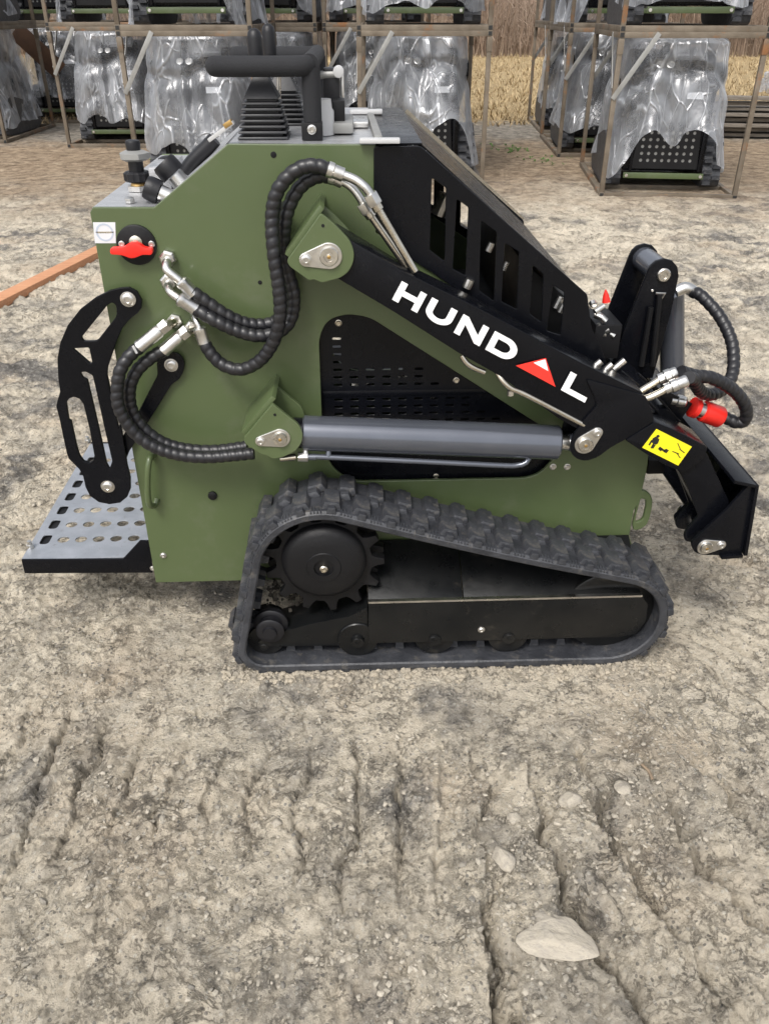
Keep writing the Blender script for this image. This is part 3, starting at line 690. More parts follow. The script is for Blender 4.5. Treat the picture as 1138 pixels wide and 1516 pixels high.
# ---- tilt link tower in the middle
tw = empty('tilt_tower'); tw.parent = root
T3 = lambda pts, d: pp(zz(pts, 840, 340, 3.819), d)
near_t = [(455, 232), (470, 205), (500, 178), (545, 165), (590, 175), (620, 210), (627, 262), (610, 340), (585, 460), (480, 840), (255, 840), (262, 720), (330, 540)]
d1 = .48
oT = T3(near_t, d1)
MB().prism(oT, d1, d1 + .012).build('tower_cheek', 'black', tw, 30, .002)
MB().prism(oT, d1 + .17, d1 + .182).build('tower_cheek', 'black', tw, 30, .002)
pt = P(*zz([(540, 256)], 840, 340, 3.819)[0], d1)
MB().lathe([(.0345, .012), (.0345, .17)], pt, (0, 1, 0), 32).build('boss', 'cyl', tw, 30)
MB().lathe([(.019, 0), (.019, -.005), (.016, -.008), (.010, -.008), (.009, -.005)], pt, (0, 1, 0), 24).build('pin_head', 'pin', tw, 30)
bt = P(*zz([(420, 840)], 840, 340, 3.819)[0], d1)
MB().bar((pt.x + .012, d1 + .09, pt.z - .12), (bt.x + .03, d1 + .09, bt.z), .15, .01, up=(-1, 0, .3)).build('back_web', 'black', tw, 30)
# tilt cylinder leaning on the tower's front
pc0, pc1 = P(*zz([(585, 400)], 840, 340, 3.819)[0], d1 + .09), P(*zz([(590, 800)], 840, 340, 3.819)[0], d1 + .09)
MB().lathe([(.036, -.02), (.036, (pc1 - pc0).length + .1)], pc0, pc1 - pc0, 30).build('tilt_cylinder', 'cyl', tw, 30)
for q in ([(478, 345), (520, 352)],): 
    a, b = P(*zz([q[0]], 840, 340, 3.819)[0], d1 - .002), P(*zz([q[1]], 840, 340, 3.819)[0], d1 - .002)
    hexbolt('bolt', a.x, d1, a.z, .004, tw, h=.003, washer=False)
a, b = P(*zz([(520, 365)], 840, 340, 3.819)[0], d1 - .012), P(*zz([(478, 770)], 840, 340, 3.819)[0], d1 - .012)
MB().tube([a, b], .008, 8).build('tower_rod', 'matt_black', tw, 40)
MB().tube([a + Vector((-.012, 0, .003)), a + Vector((.014, 0, .002)), a + Vector((.004, 0, -.016))], .0035, 6).build('spring_hook', 'zinc', tw, 40)
a, b = P(*zz([(470, 440)], 840, 340, 3.819)[0], d1 - .012), P(*zz([(415, 770)], 840, 340, 3.819)[0], d1 - .012)
MB().tube([a, b], .008, 8).build('tower_rod', 'matt_black', tw, 40)

# ---- auxiliary fittings, red couplers
Z6 = lambda q, d: P(*zz([q], 860, 480, 5.69)[0], d)
def ferrule_pipe(pts, d, r=.009):
    v = [Z6(q, dd) for q, dd in zip(pts, d)]
    MB().tube(catmull(v[:-1], .006), r, 12).build('oil_pipe', 'pipe', ea, 60)
    a, b = v[-2], v[-1]; Ln = (b - a).length
    MB().lathe([(.0135, 0), (.0135, .014), (.0165, .016), (.0165, .03), (.0145, .032), (.0155, Ln - .004), (.013, Ln)], a - (b - a).normalized() * .01, b - a, 14).build('ferrule', 'zinc', ea, 40)
ferrule_pipe([(500, 566), (540, 540), (600, 505), (680, 452), (835, 388)], [.12, .12, .12, .12, .12])
ferrule_pipe([(458, 622), (510, 632), (570, 618), (650, 582), (735, 535), (925, 458)], [.09, .085, .085, .085, .085, .085])
ferrule_pipe([(640, 600), (700, 612), (760, 625), (780, 640), (905, 660)], [.2, .2, .2, .2, .2], .007)
for (q, d) in (((215, 375), .13), ((320, 340), .16), ((120, 350), .12)):
    v = Z6(q, d); MB().tube([v + Vector((-.012, 0, -.012)), v + Vector((.012, 0, .012))], .009, 8).build('pipe_fitting', 'zinc', ea, 60)
for (q0, q1, d) in (((330, 390), (480, 520), .16), ((370, 480), (500, 580), .14), ((560, 650), (660, 760), .14), ((650, 620), (820, 815), .17), ((480, 420), (545, 480), .22)):
    a, b = Z6(q0, d), Z6(q1, d); MB().bar(a, b, .012, .006).build('link_bar', 'black', ea, 30, .001)
pl_ = [Z6(q, .19) for q in ((640, 610), (720, 560), (935, 670), (830, 815))]
MB().prism([(v.x, v.z) for v in pl_], .19, .196).build('coupler_bracket', 'black', ea, 30, .001)
Z7 = lambda q, d: P(*zz([q], 960, 400, 6.315)[0], d)
a, b = Z7((395, 1275), .2), Z7((665, 1375), .2); dv = (b - a); Ln = dv.length; dv.normalize()
cp = empty('red_coupler'); cp.parent = root
MB().lathe([(.020, 0), (.027, .003), (.027, .017), (.021, .019)], a, dv, 20).build('collar', 'red', cp, 35)
MB().lathe([(.0185, .016), (.0215, .02), (.0215, .034), (.0185, .038)], a, dv, 20).build('sleeve', 'zinc', cp, 35)
MB().lathe([(.024, .034), (.0285, .037), (.0285, Ln - .002), (.025, Ln + .003)], a, dv, 24).build('dust_cap', 'red', cp, 35)
v = P(897, 447, .5)
MB().lathe([(.012, 0), (.008, .02), (.002, .035)], v, (-.2, 0, 1), 10).build('valve_cap', 'red', root, 35)
q = P(891, 480, .52); MB().box((q.x, .53, q.z - .03), (.075, .15, .10)).build('valve_block', 'matt_black', root, 30, .004)
MB().bar((q.x, .53, q.z - .08), (q.x - .16, .53, q.z - .22), .10, .05).build('valve_mount', 'matt_black', root, 30, .003)
for q in ((880, 462), (890, 470), (878, 452), (885, 480), (896, 476), (902, 488), (892, 494), (908, 498)):
    v = P(*q, .46); MB().tube([v, v + Vector((.028 * math.cos(q[0]), .01, .02 * math.sin(q[1] * 2.3)))], .006 + .004 * (q[0] % 3) / 2, 10).build('pipe_fitting', 'zinc', ea, 60)

# ---- hoses with spiral guards
def hose(pts, r=.0155, pitch=.0205, name='hose', seg=14):
    rf = lambda s, q: r * (1.02 - .17 * (1 - abs(math.sin(math.pi * (s + .0025 * math.sin(s * 37)) / pitch - q / 2))) ** 2.2)
    return MB().tube(catmull(pts, .0033), r, seg, rf).build(name, 'hose', root, 60)
def px_hose(px, d, **k): return hose([P(x, y, dd) for (x, y), dd in zip(px, d if isinstance(d, list) else [d] * len(px))], **k)
px_hose([(486, 251), (470, 246), (450, 247), (428, 260), (410, 285), (403, 320), (405, 370), (412, 420), (415, 460), (410, 492), (400, 515), (382, 536), (356, 547), (330, 540), (313, 524), (303, 508)],
        [.10, .10, .10, .10, .10, .10, .09, .085, .085, .09, .10, .11, .12, .13, .135, .14])
px_hose([(490, 261), (470, 261), (448, 273), (431, 298), (422, 330), (420, 370), (427, 405), (435, 435), (433, 465), (422, 485), (402, 495), (378, 497), (349, 489), (321, 476), (290, 458)],
        [.13, .13, .13, .13, .13, .14, .145, .145, .145, .14, .135, .13, .13, .13, .14])
px_hose([(416, 300), (414, 340), (416, 380), (422, 415), (427, 445), (420, 466), (403, 478), (382, 481), (358, 477), (331, 464), (305, 446), (285, 432)],
        [.165, .165, .17, .17, .17, .17, .165, .16, .155, .15, .15, .15])
px_hose([(208, 513), (192, 527), (179, 547), (174, 572), (175, 598), (186, 623), (206, 647), (234, 664), (268, 674), (307, 677), (347, 674), (376, 671)],
        [.14, .13, .12, .115, .11, .11, .11, .11, .11, .11, .11, .11])
px_hose([(243, 518), (222, 531), (203, 549), (193, 572), (193, 598), (202, 620), (219, 640), (244, 656), (278, 665), (319, 667), (366, 661)],
        [.16, .155, .15, .145, .145, .145, .145, .145, .145, .145, .145])
for (q0, q1, d0, d1_) in (((206, 514), (238, 488), .14, .15), ((242, 519), (268, 497), .16, .165)):
    a, b = P(*q0, d0), P(*q1, d1_); Ln = (b - a).length
    MB().lathe([(.0165, 0), (.0168, .006), (.0158, .008), (.0158, Ln - .006), (.0125, Ln)], a, b - a, 16).build('ferrule', 'zinc', root, 40)
    dv = (b - a).normalized(); MB().lathe([(.0165, 0), (.0165, .022)], b + dv * .001, dv, 6).build('hex_nut', 'zinc', root, 20, .0012)
for (q0, q1, d0) in (((243, 484), (256, 478), .155), ((272, 494), (287, 490), .168)):
    a, b = P(*q0, d0), P(*q1, .185)
    MB().tube(catmull([a, (a + b) / 2 + Vector((0, -.004, 0)), b, Vector((b.x + .002, DB + .002, b.z))], .004), .011, 12).build('elbow', 'pipe', root, 60)
    MB().lathe([(.018, 0), (.018, -.01)], (b.x + .002, DB, b.z), (0, 1, 0), 6).build('hex_nut', 'zinc', root, 20, .001)
for (q0, q1, d0, d1_) in (((267, 415), (287, 436), .15, .15), ((264, 441), (291, 458), .14, .14), ((295, 484), (303, 508), .145, .14)):
    a, b = P(*q0, d0), P(*q1, d1_); Ln = (b - a).length
    MB().lathe([(.0125, 0), (.0165, .004), (.0165, .012), (.0155, .014), (.0158, Ln)], a, b - a, 16).build('ferrule', 'zinc', root, 40)
MB().tube(catmull([P(250, 384, .20), P(247, 390, .17), P(248, 400, .155), P(267, 416, .15)], .004), .0105, 12).build('elbow', 'zinc', root, 60)
MB().tube(catmull([P(251, 418, .20), P(249, 424, .17), P(253, 433, .15), P(265, 442, .14)], .004), .0095, 12).build('elbow', 'zinc', root, 60)
MB().tube(catmull([P(286, 463, .185), P(288, 467, .165), P(291, 475, .15), P(295, 485, .145)], .004), .0085, 12).build('elbow', 'zinc', root, 60)
for q in ((250, 381), (251, 415), (286, 484)):
    v = P(*q, DB); MB().lathe([(.020, 0), (.020, -.016), (.015, -.02)], v, (0, 1, 0), 6).build('hex_nut', 'zinc', root, 20, .0014)
MB().tube([P(300, 470, .128), P(309, 463, .128)], .003, 6).build('cable_tie', 'white_plastic', root, 60)
MB().tube([P(197, 512, .12), P(203, 523, .12)], .003, 6).build('cable_tie', 'white_plastic', root, 60)
# hoses at the front
Z = [(405, 205), (470, 225), (550, 300), (630, 390), (690, 480), (740, 580), (778, 690), (790, 800), (790, 900), (770, 1000), (720, 1090), (650, 1140), (560, 1165), (480, 1130), (440, 1075), (415, 1020), (370, 1010)]
hose([Z7(q, .50 - .41 * k / 16) for k, q in enumerate(Z)], r=.0165)
Z = [(295, 945), (350, 965), (450, 990), (560, 1000), (670, 1045), (780, 1115), (870, 1215), (912, 1320), (890, 1405), (820, 1425), (740, 1390), (680, 1362)]
hose([Z7(q, .12 + .08 * k / 11) for k, q in enumerate(Z)], r=.0165)
a, b = Z7((250, 200), .5), Z7((340, 165), .5)
MB().tube(catmull([a, b, Z7((400, 190), .5), Z7((425, 215), .5)], .005), .0165, 12).build('elbow', 'zinc', root, 60)

# ---- battery switch and sticker
sw = empty('battery_switch'); sw.parent = root
c = P(203, 362, DB)
MB().lathe([(.045, 0), (.045, -.006), (.042, -.008)], c, (0, 1, 0), 40).build('backing_disc', 'matt_black', sw, 35)
MB().lathe([(.015, -.006), (.015, -.014), (.011, -.016)], P(203, 357, DB), (0, 1, 0), 20).build('spindle', 'pipe', sw, 35)
for q in ((181, 361), (225, 361)): v = P(*q, DB - .008); hexbolt('bolt', v.x, DB - .008, v.z, .0075, sw, washer=False)
hd = zz([(170, 665), (245, 662), (275, 640), (305, 630), (335, 642), (360, 664), (408, 668), (405, 706), (350, 704), (310, 722), (285, 724), (235, 706), (170, 702)], 120, 190, 3.793)
MB().prism(rounded(pp(hd, DB - .02), .006, 3), DB - .032, DB - .014).build('key', 'red', sw, 30, .003)
stk = plate('round_sticker', pp([(138, 329), (171, 329), (172, 360), (141, 360)], DB), DB - .0006, .0006, 'sticker', root, bevel=0)
cc = P(155.5, 344, DB); plate('print', circ(cc.x, cc.z, .020, 24), DB - .0010, .0004, 'blue_ink', stk, [circ(cc.x, cc.z, .016, 24)], bevel=0)
plate('print', [(cc.x - .020, cc.z - .0015), (cc.x + .020, cc.z - .0015), (cc.x + .020, cc.z + .002), (cc.x - .020, cc.z + .002)], DB - .0010, .0004, 'pipe', stk, bevel=0)

# ---- rear swing plates and the folding platform
Za = lambda pts: zz(pts, 20, 400, 3.793)
Zb = lambda pts: zz(pts, 20, 600, 3.793)
dg = .176
outl = Za([(722, 170), (718, 215), (700, 240), (655, 275), (610, 330), (580, 400), (552, 480), (530, 545), (527, 590), (545, 680), (570, 790), (592, 890)]) + Zb([(600, 90), (640, 340), (657, 410), (658, 470), (640, 515), (600, 548), (540, 557), (480, 545), (430, 510), (405, 460), (392, 400), (370, 360), (310, 300), (300, 270), (280, 180), (255, 60)]) + Za([(240, 765), (248, 730), (262, 685), (252, 610), (247, 500), (262, 410), (305, 310), (375, 220), (460, 155), (540, 115), (600, 100), (650, 97), (695, 120)])
h1 = rounded(pp(Za([(530, 195), (556, 180), (578, 200), (580, 258), (470, 398), (395, 400), (382, 378)]), dg), .008, 3)
h2 = rounded(pp(Za([(333, 440), (425, 435), (443, 518), (432, 526)]), dg), .004, 3)
h3 = rounded(pp(Za([(376, 576), (405, 570), (445, 592), (470, 700), (515, 905)]) + Zb([(555, 315), (540, 358), (524, 330)]) + Za([(484, 905), (416, 615), (392, 605)]), dg), .004, 3)
h4 = pp(Za([(298, 745), (312, 722), (340, 712), (370, 722), (392, 750), (405, 800), (430, 905)]) + Zb([(455, 285), (448, 310), (425, 325), (395, 315), (372, 285), (355, 230), (325, 90)]) + Za([(312, 840)]), dg)
sg = plate('swing_plate', pp(outl, dg), dg, .010, 'black', root, [h1, h2, h3, h4], bevel=.0015)
for q in ((190, 443), (160, 720)): v = P(*q, dg); hexbolt('bolt', v.x, dg, v.z, .0145, sg, h=.009)
b1 = P(254, 540, .192); b2 = P(196, 690, .192)
lk_o = Za([(962, 520), (955, 570), (930, 615), (890, 640), (740, 880)]) + Zb([(650, 260), (625, 330), (600, 250), (610, 180), (700, 40)]) + Za([(810, 590), (805, 520), (830, 480), (870, 460), (920, 465), (950, 490)])
lkp = plate('link_plate', rounded(pp(lk_o, .190), .006, 2), .190, .008, 'black', root)
hexbolt('bolt', b1.x, .190, b1.z, .0135, lkp, h=.008)
# copies on the far side
for src in (sg, lkp):
    o = src.copy(); C.objects.link(o); o.parent = root; o.location = (0, DF + .01 + (DB - dg) - DB + dg + .02, 0) if False else (0, DF - dg + .03, 0)

zp = .25; PX0, PX1 = PZ(32, 828, zp).x, xr - .012
pd0, pd1 = .252, 1.0
holes = []
for r_ in range(10):
    d = .356 + .0855 * r_
    if d > pd1 - .06: break
    holes.append(rounded([(-1.016, d - .026), (-.988, d - .026), (-.988, d + .026), (-1.016, d + .026)], .013, 4))
    for c_ in range(5):
        holes.append(circ(-.949 + .0522 * c_, d - .003, .0170, 18))
pf = empty('platform'); pf.parent = root
plate('tread_plate', rounded([(PX0, pd0), (PX1, pd0), (PX1, pd1), (PX0, pd1)], .006, 2), zp - .004, .004, 'galv', pf, holes, bevel=.0007, flat=True)
# raised collars round the holes and the black strip under the slotted edge
MB().box((-1.002, (pd0 + pd1) / 2, zp - .012), (.03, pd1 - pd0 - .03, .008)).build('black_slot_strip', 'matt_black', pf, 30)
ea_ = P(32, 848, pd0 - .008); eb_ = P(222, 800, pd0 - .008)
rail_px = [(32, 829), (182, 828), (207, 801), (223, 801), (226, 848), (37, 849)]
ro_ = pp(rail_px, pd0 - .008)
for d in (pd0 - .008, pd1 + .001): MB().prism(ro_, d, d + .007).build('side_rail', 'black', pf, 30, .001)
z0_, z1_ = ro_[-1][1], zp - .005
MB().box((PX0 + .005, (pd0 + pd1) / 2, (z0_ + z1_) / 2), (.006, pd1 - pd0 - .004, z1_ - z0_)).build('end_rail', 'black', pf, 30, .001)
for q in ((46, 811), (131, 655)):
    v = PZ(*q, zp); MB().lathe([(.011, 0), (.011, .012), (.007, .013), (.007, .024)], (v.x, v.y, zp), (0, 0, 1), 6).build('bolt', 'zinc', pf, 25, .001)
v = P(226, 841, pd0 - .008); hexbolt('bolt', v.x, pd0 - .008, v.z, .006, pf)

# ---- tie-down loops
MB().tube(catmull([P(228, 675, DB), P(222, 679, DB - .03), P(219, 700, DB - .042), P(219, 730, DB - .042), P(222, 747, DB - .035), P(229, 748, DB - .012), P(233, 738, DB)], .006), .0085, 8).build('tie_down_loop', 'green', root, 50)
fl = zz([(285, 620), (350, 640), (405, 690), (432, 765), (420, 890), (388, 1020), (350, 1110), (260, 1175), (165, 1190), (150, 1100), (240, 700)], 920, 660, 9.47)
fh = zz([(270, 740), (335, 758), (338, 850), (300, 1010), (270, 1050), (190, 1075), (205, 960), (240, 840)], 920, 660, 9.47)
plate('tie_down_loop', rounded(pp(fl, DB), .006, 3), DB - .0005, .012, 'green', root, [rounded(pp(fh, DB), .004, 3)], bevel=.003)
v = P(963, 680, .35); MB().box((v.x, .5, v.z), (.05, .4, .045)).build('front_stop', 'matt_black', root, 30, .004)

# ---- track, sprocket, idlers, frame
SPR, IDR, IDF = (-.158, .350), (-.330, .094), (.628, .167)
RI = {SPR: .165, IDR: .052, IDF: .130}
def hull(extra):
    """closed clockwise path (seen from the near side): list of (x, z, tx, tz) around three wheels"""
    cs = [(IDR, RI[IDR] + extra), (SPR, RI[SPR] + extra), (IDF, RI[IDF] + extra)]
    segs = []
    for i in range(3):
        (a, ra), (b, rb) = cs[i], cs[(i + 1) % 3]
        dx, dz = b[0] - a[0], b[1] - a[1]; D_ = math.hypot(dx, dz); base = math.atan2(dz, dx)
        phi = base + math.acos((ra - rb) / D_)                 # outward normal for the left-hand (upper) tangent
        segs.append(phi)
    pts = []
    for i in range(3):
        c_, r_ = cs[i]; p_in, p_out = segs[i - 1], segs[i]
        while p_in < p_out: p_in += 2 * math.pi
        n_ = max(4, int((p_in - p_out) * r_ / .008))
        for k in range(n_ + 1):
            q = p_in + (p_out - p_in) * k / n_; pts.append((c_[0] + r_ * math.cos(q), c_[1] + r_ * math.sin(q)))
        (c2, r2) = cs[(i + 1) % 3]
        e0 = pts[-1]; e1 = (c2[0] + r2 * math.cos(p_out), c2[1] + r2 * math.sin(p_out)); n_ = int(math.hypot(e1[0] - e0[0], e1[1] - e0[1]) / .012)
        for k in range(1, n_): t = k / n_; pts.append((e0[0] + (e1[0] - e0[0]) * t, e0[1] + (e1[1] - e0[1]) * t))
    return pts
path = hull(.026)
# slack on the top run
def sagz(x, z):
    if z > .20 and -.1 < x < .66 and z > .3: return z - .008 * math.sin(math.pi * (x + .1) / .76)
    return z
path = [(x, sagz(x, z)) for x, z in path]
pn = len(path); acc = [0]
for i in range(pn): acc.append(acc[-1] + math.hypot(path[(i + 1) % pn][0] - path[i][0], path[(i + 1) % pn][1] - path[i][1]))
PER = acc[-1]
def at_s(s):
    s %= PER
    i = max(0, min(pn - 1, int(np.searchsorted(acc, s)) - 1)); t = (s - acc[i]) / max(1e-6, acc[i + 1] - acc[i])
    a, b = path[i], path[(i + 1) % pn]; x, z = a[0] + (b[0] - a[0]) * t, a[1] + (b[1] - a[1]) * t
    tx, tz = b[0] - a[0], b[1] - a[1]; l = math.hypot(tx, tz); return x, z, tx / l, tz / l
TW = .185
mb = MB(); nb = 300
prof = [(.004, -.026), (.0, -.022), (-.001, -.008), (.006, .0), (.05, .0005), (.092, .001), (.135, .0005), (TW - .006, .0), (TW + .001, -.008), (TW, -.022), (TW - .004, -.026), (.12, -.026), (.06, -.026)]
for i in range(nb):
    x, z, tx, tz = at_s(PER * i / nb); nx_, nz_ = -tz, tx
    for d, n_ in prof: mb.v.append((x + nx_ * n_, d, z + nz_ * n_))
k_ = len(prof)
for i in range(nb):
    j = (i + 1) % nb
    for q in range(k_): mb.f.append((i * k_ + q, i * k_ + (q + 1) % k_, j * k_ + (q + 1) % k_, j * k_ + q))
belt = mb.build('track_belt', 'rubber', root, 40)
# one lug: an outer block with a stepped shoulder, a web and an inner block half a pitch on
lug = MB()
def frustum(s0, s1, da, db, h, ins=.006, base=-.004):
    lug.add([(s0, da, base), (s1, da, base), (s1, db, base), (s0, db, base), (s0 + ins, da + ins * .5, h), (s1 - ins, da + ins * .5, h), (s1 - ins, db - ins * .5, h), (s0 + ins, db - ins * .5, h)],
            [(3, 2, 1, 0), (4, 5, 6, 7), (0, 1, 5, 4), (1, 2, 6, 5), (2, 3, 7, 6), (3, 0, 4, 7)])
PIT = PER / round(PER / .0785)
frustum(-.026, .026, .014, .090, .0175, .008)
frustum(-.012, .012, -.0005, .020, .012, .003)
frustum(.012, .050, .072, .106, .012, .007)
frustum(.013, .065, .097, .172, .0175, .008)
frustum(.027, .051, .166, .1855, .012, .003)
lug_me = lug.mesh('tread_lug', .0016); lug_me.materials.append(M['rubber'])
lug_me.polygons.foreach_set('use_smooth', [True] * len(lug_me.polygons)); lug_me.set_sharp_from_angle(angle=R(30))
tooth = MB(); lug = tooth
frustum(-.014, .014, .062, .084, .020, .004, -.002); frustum(-.014, .014, .104, .126, .020, .004, -.002)
tooth_me = tooth.mesh('guide_tooth', .001); tooth_me.materials.append(M['rubber'])
NL = round(PER / .0785)
for i in range(NL):
    x, z, tx, tz = at_s(PIT * i + .012)
    for nm, me, off, sgn in (('tread_lug', lug_me, 0, 1), ('guide_tooth', tooth_me, -.026, -1)):
        o = bpy.data.objects.new(nm, me); C.objects.link(o); o.parent = belt
        n_ = Vector((-tz, 0, tx)); t_ = Vector((tx, 0, tz)); dd = Vector((0, 1, 0))
        if sgn < 0: t_, n_ = -t_, -n_
        mt = Matrix((t_, dd, n_)).transposed().to_4x4(); mt.translation = Vector((x, 0, z)) + Vector((-tz, 0, tx)) * off
        o.matrix_local = mt
ribs = MB()                                              # fine moulded ribs on the belt shoulder
for i in range(NL):
    for k in (-.013, -.0045, .004, .0125):
        x, z, tx, tz = at_s(PIT * i + .012 + k + .039); t_ = Vector((tx, 0, tz)); n_ = Vector((-tz, 0, tx))
        a = Vector((x, .001, z)) + n_ * -.004; b = Vector((x, .024, z)) + n_ * .001
        ribs.bar(a, b, .0035, .0055, up=n_)
rb = ribs.build('shoulder_rib', 'rubber', belt, 30); rb['kind'] = 'stuff'

sp = empty('sprocket'); sp.parent = root
gear = []
for k in range(13):
    a0 = 2 * math.pi * k / 13
    for da, r_ in ((-.155, .128), (-.10, .138), (-.055, .160), (.055, .160), (.10, .138), (.155, .128)): gear.append((SPR[0] + r_ * math.cos(a0 + da), SPR[1] + r_ * math.sin(a0 + da)))
MB().prism(gear, .055, .080).build('sprocket_ring', 'matt_black', sp, 30, .002)
MB().prism(gear, .110, .135).build('sprocket_ring', 'matt_black', sp, 30, .002)
hub_c = (SPR[0], 0, SPR[1] + .012)
MB().lathe([(.112, .06), (.112, .045), (.108, .034), (.092, .024), (.06, .017), (.046, .015), (.044, .012), (.026, .011), (.024, .018), (.001, .018)], hub_c, (0, 1, 0), 48).build('hub_cover', 'matt_black', sp, 40)
MB().lathe([(.011, .018), (.011, .006), (.008, .003), (.005, .003), (.004, .006)], (hub_c[0], 0, hub_c[2]), (0, 1, 0), 12).build('hub_nut', 'pipe', sp, 25)
def roller(name, c, r, d0, d1, rim=.012, hub=.5, parent=root):
    return MB().lathe([(r * .30, d0 - .012), (r * .34, d0), (r * .6, d0 + .002), (r * .96, d0), (r, d0 + .003), (r, d0 + rim), (r * .8, d0 + rim + .006), (r * .8, d1 - rim - .006), (r, d1 - rim), (r, d1), (r * .3, d1)], (c[0], 0, c[1]), (0, 1, 0), 36).build(name, 'frame_black', parent, 35)
roller('rear_idler', IDR, .052, .05, .15)
MB().lathe([(.046, .070), (.048, .066), (.048, .054), (.044, .051), (.031, .050), (.029, .034), (.038, .032), (.039, .024), (.035, .021), (.020, .020), (.018, .012)], (IDR[0] + .016, 0, IDR[1] + .052), (0, 1, 0), 36).build('idler_flange', 'plastic_black', root, 35)
roller('front_idler', IDF, .128, .05, .14)
RW = .060
for px in (530, 641, 746):
    x = P(px, 968, .06).x
    roller('bottom_roller', (x, .098), .057, .034, .14)
# mud caught between sprocket and idler
mc = MB(); rm = random.Random(3)
for k in range(90):
    v = P(rm.uniform(395, 450), rm.gauss(872, 12), rm.uniform(.09, .15)); s_ = rm.uniform(.003, .0075)
    mc.box(v, (s_ * 2, s_ * 1.6, s_ * 1.5), Matrix.Rotation(rm.uniform(0, 6), 3, Vector((rm.random(), rm.random(), rm.random())).normalized()), rm.uniform(.4, .8))
mo = mc.build('mud_clump', 'mud', root, 30); mo['kind'] = 'stuff'
# frame guard
fr = empty('track_frame'); fr.parent = root
f0 = P(545, 889, .035); f1 = P(948, 880, .035)
zf = (f0.z + f1.z) / 2
face = [(f0.x, zf), (f1.x, zf), (f1.x + .022, zf - .03), (f1.x + .026, zf - .09), (f1.x + .005, zf - .135), (f1.x - .05, .092), (f0.x, .092)]
MB().prism(face, .026, .033).build('guard_plate', 'frame_black', fr, 30, .0012)
xm = P(686, 880, .035).x
MB().bar((f0.x, .029, zf + .002), (f1.x, .029, zf + .002), .012, .006).build('guard_lip_highlight', 'zinc', fr, 30)  # highlight along the flange edge, put in as a bright zinc strip
for (xa, xb_) in ((f0.x, xm - .0015), (xm + .0015, f1.x)):
    w_ = MB(); ov = .09
    w_.add([(xa, .037, zf), (xb_, .037, zf), (xb_, .037 + .16, zf + ov), (xa, .037 + .16, zf + ov), (xa, .037, zf - .004), (xb_, .037, zf - .004), (xb_, .2, zf + ov - .004), (xa, .2, zf + ov - .004)],
           [(3, 2, 1, 0), (4, 5, 6, 7), (0, 1, 5, 4), (1, 2, 6, 5), (2, 3, 7, 6), (3, 0, 4, 7)])
    w_.build('guard_top', 'frame_black', fr, 30, .001)
Zt = lambda pts, d: pp(zz(pts, 320, 690, 3.161), d)
ra_ = Zt([(195, 828), (225, 800), (440, 740), (620, 705), (708, 662), (712, 838), (240, 846), (205, 842)], .04)
MB().prism(ra_, .040, .15).build('rear_arm', 'frame_black', fr, 30, .002)
for (px, py) in ((528, 954), (640, 952), (751, 950)):
    v = P(px, py, .034); hexbolt('bolt', v.x, .026, .104, .010, fr, 'frame_black')
v = P(391, 957, .04); hexbolt('bolt', v.x, .04, v.z, .011, fr, 'frame_black')
v = P(712, 932, .026); hexbolt('bolt', v.x, .026, v.z, .008, fr, 'zinc')
# far track, sharing every mesh
for src in [o for o in list(C.objects) if o.parent == root and o.name.split('.')[0] in ('track_belt', 'sprocket', 'rear_idler', 'front_idler', 'bottom_roller', 'track_frame')]:
    o = src.copy(); C.objects.link(o); o.parent = root; o.location = (0, DF + .02, 0)
    for ch in list(src.children):
        if ch.name.startswith('guide_tooth') or ch.name.startswith('bolt'): continue
        c2 = ch.copy(); C.objects.link(c2); c2.parent = o

# ---- console: handlebar, joysticks, pods, knobs
ZT = z_top
hb = empty('handlebar'); hb.parent = root
dn = .27
zA = P(455, 98, dn).z
xA, xL = P(458, 98, dn).x, P(318, 98, dn).x
dfar = .86
bar_pts = [(xL, dn, zA), (xA - .03, dn, zA), (xA - .004, dn + .01, zA + .003), (xA, dn + .05, zA + .004), (xA, dfar - .05, zA + .004), (xA - .004, dfar - .01, zA + .003), (xA - .03, dfar, zA), (xL - .02, dfar, zA)]
def capped(pts, r, seg=18):
    p = catmull(pts, .008); mb_ = MB(); t0 = (p[0] - p[1]).normalized(); t1 = (p[-1] - p[-2]).normalized()
    ex0 = [p[0] + t0 * r * math.sin(a) for a in (1.45, 1.1, .7, .35)]; ex1 = [p[-1] + t1 * r * math.sin(a) for a in (.35, .7, 1.1, 1.45)]
    allp = ex0 + p + ex1; rr = [r * math.cos(a) for a in (1.45, 1.1, .7, .35)] + [r] * len(p) + [r * math.cos(a) for a in (.35, .7, 1.1, 1.45)]
    it = iter(range(10 ** 6)); st_ = {'i': -1, 'last': None}
    n = len(allp); tgs = [t0 * -1] * 4 + [None] * len(p) + [t1] * 4
    u = t0.orthogonal().normalized()
    for i, q in enumerate(allp):
        tg = tgs[i] or (allp[min(i + 1, n - 1)] - allp[max(i - 1, 0)]).normalized()
        u = (u - tg * u.dot(tg)).normalized(); w = tg.cross(u)
        for k in range(seg):
            a = 2 * math.pi * k / seg; mb_.v.append(q + (u * math.cos(a) + w * math.sin(a)) * rr[i])
    for i in range(n - 1):
        for k in range(seg):
            k2 = (k + 1) % seg; mb_.f.append((i * seg + k, i * seg + k2, (i + 1) * seg + k2, (i + 1) * seg + k))
    mb_.f.append(tuple(reversed(range(seg)))); mb_.f.append(tuple((n - 1) * seg + k for k in range(seg)))
    return mb_
capped(bar_pts, .0205).build('grip', 'foam', hb, 60)
for d in (dn + .012, dfar - .012):
    MB().lathe([(.0205, 0), (.0205, zA - ZT)], (xA + .002, d, ZT - .002), (0, 0, 1), 20).build('post', 'foam', hb, 40)
    MB().box((xA, d, ZT + .018), (.046, .05, .036)).build('post_socket', 'matt_black', hb, 30, .003)
    hexbolt('bolt', xA, d - .026, ZT + .022, .008, hb)
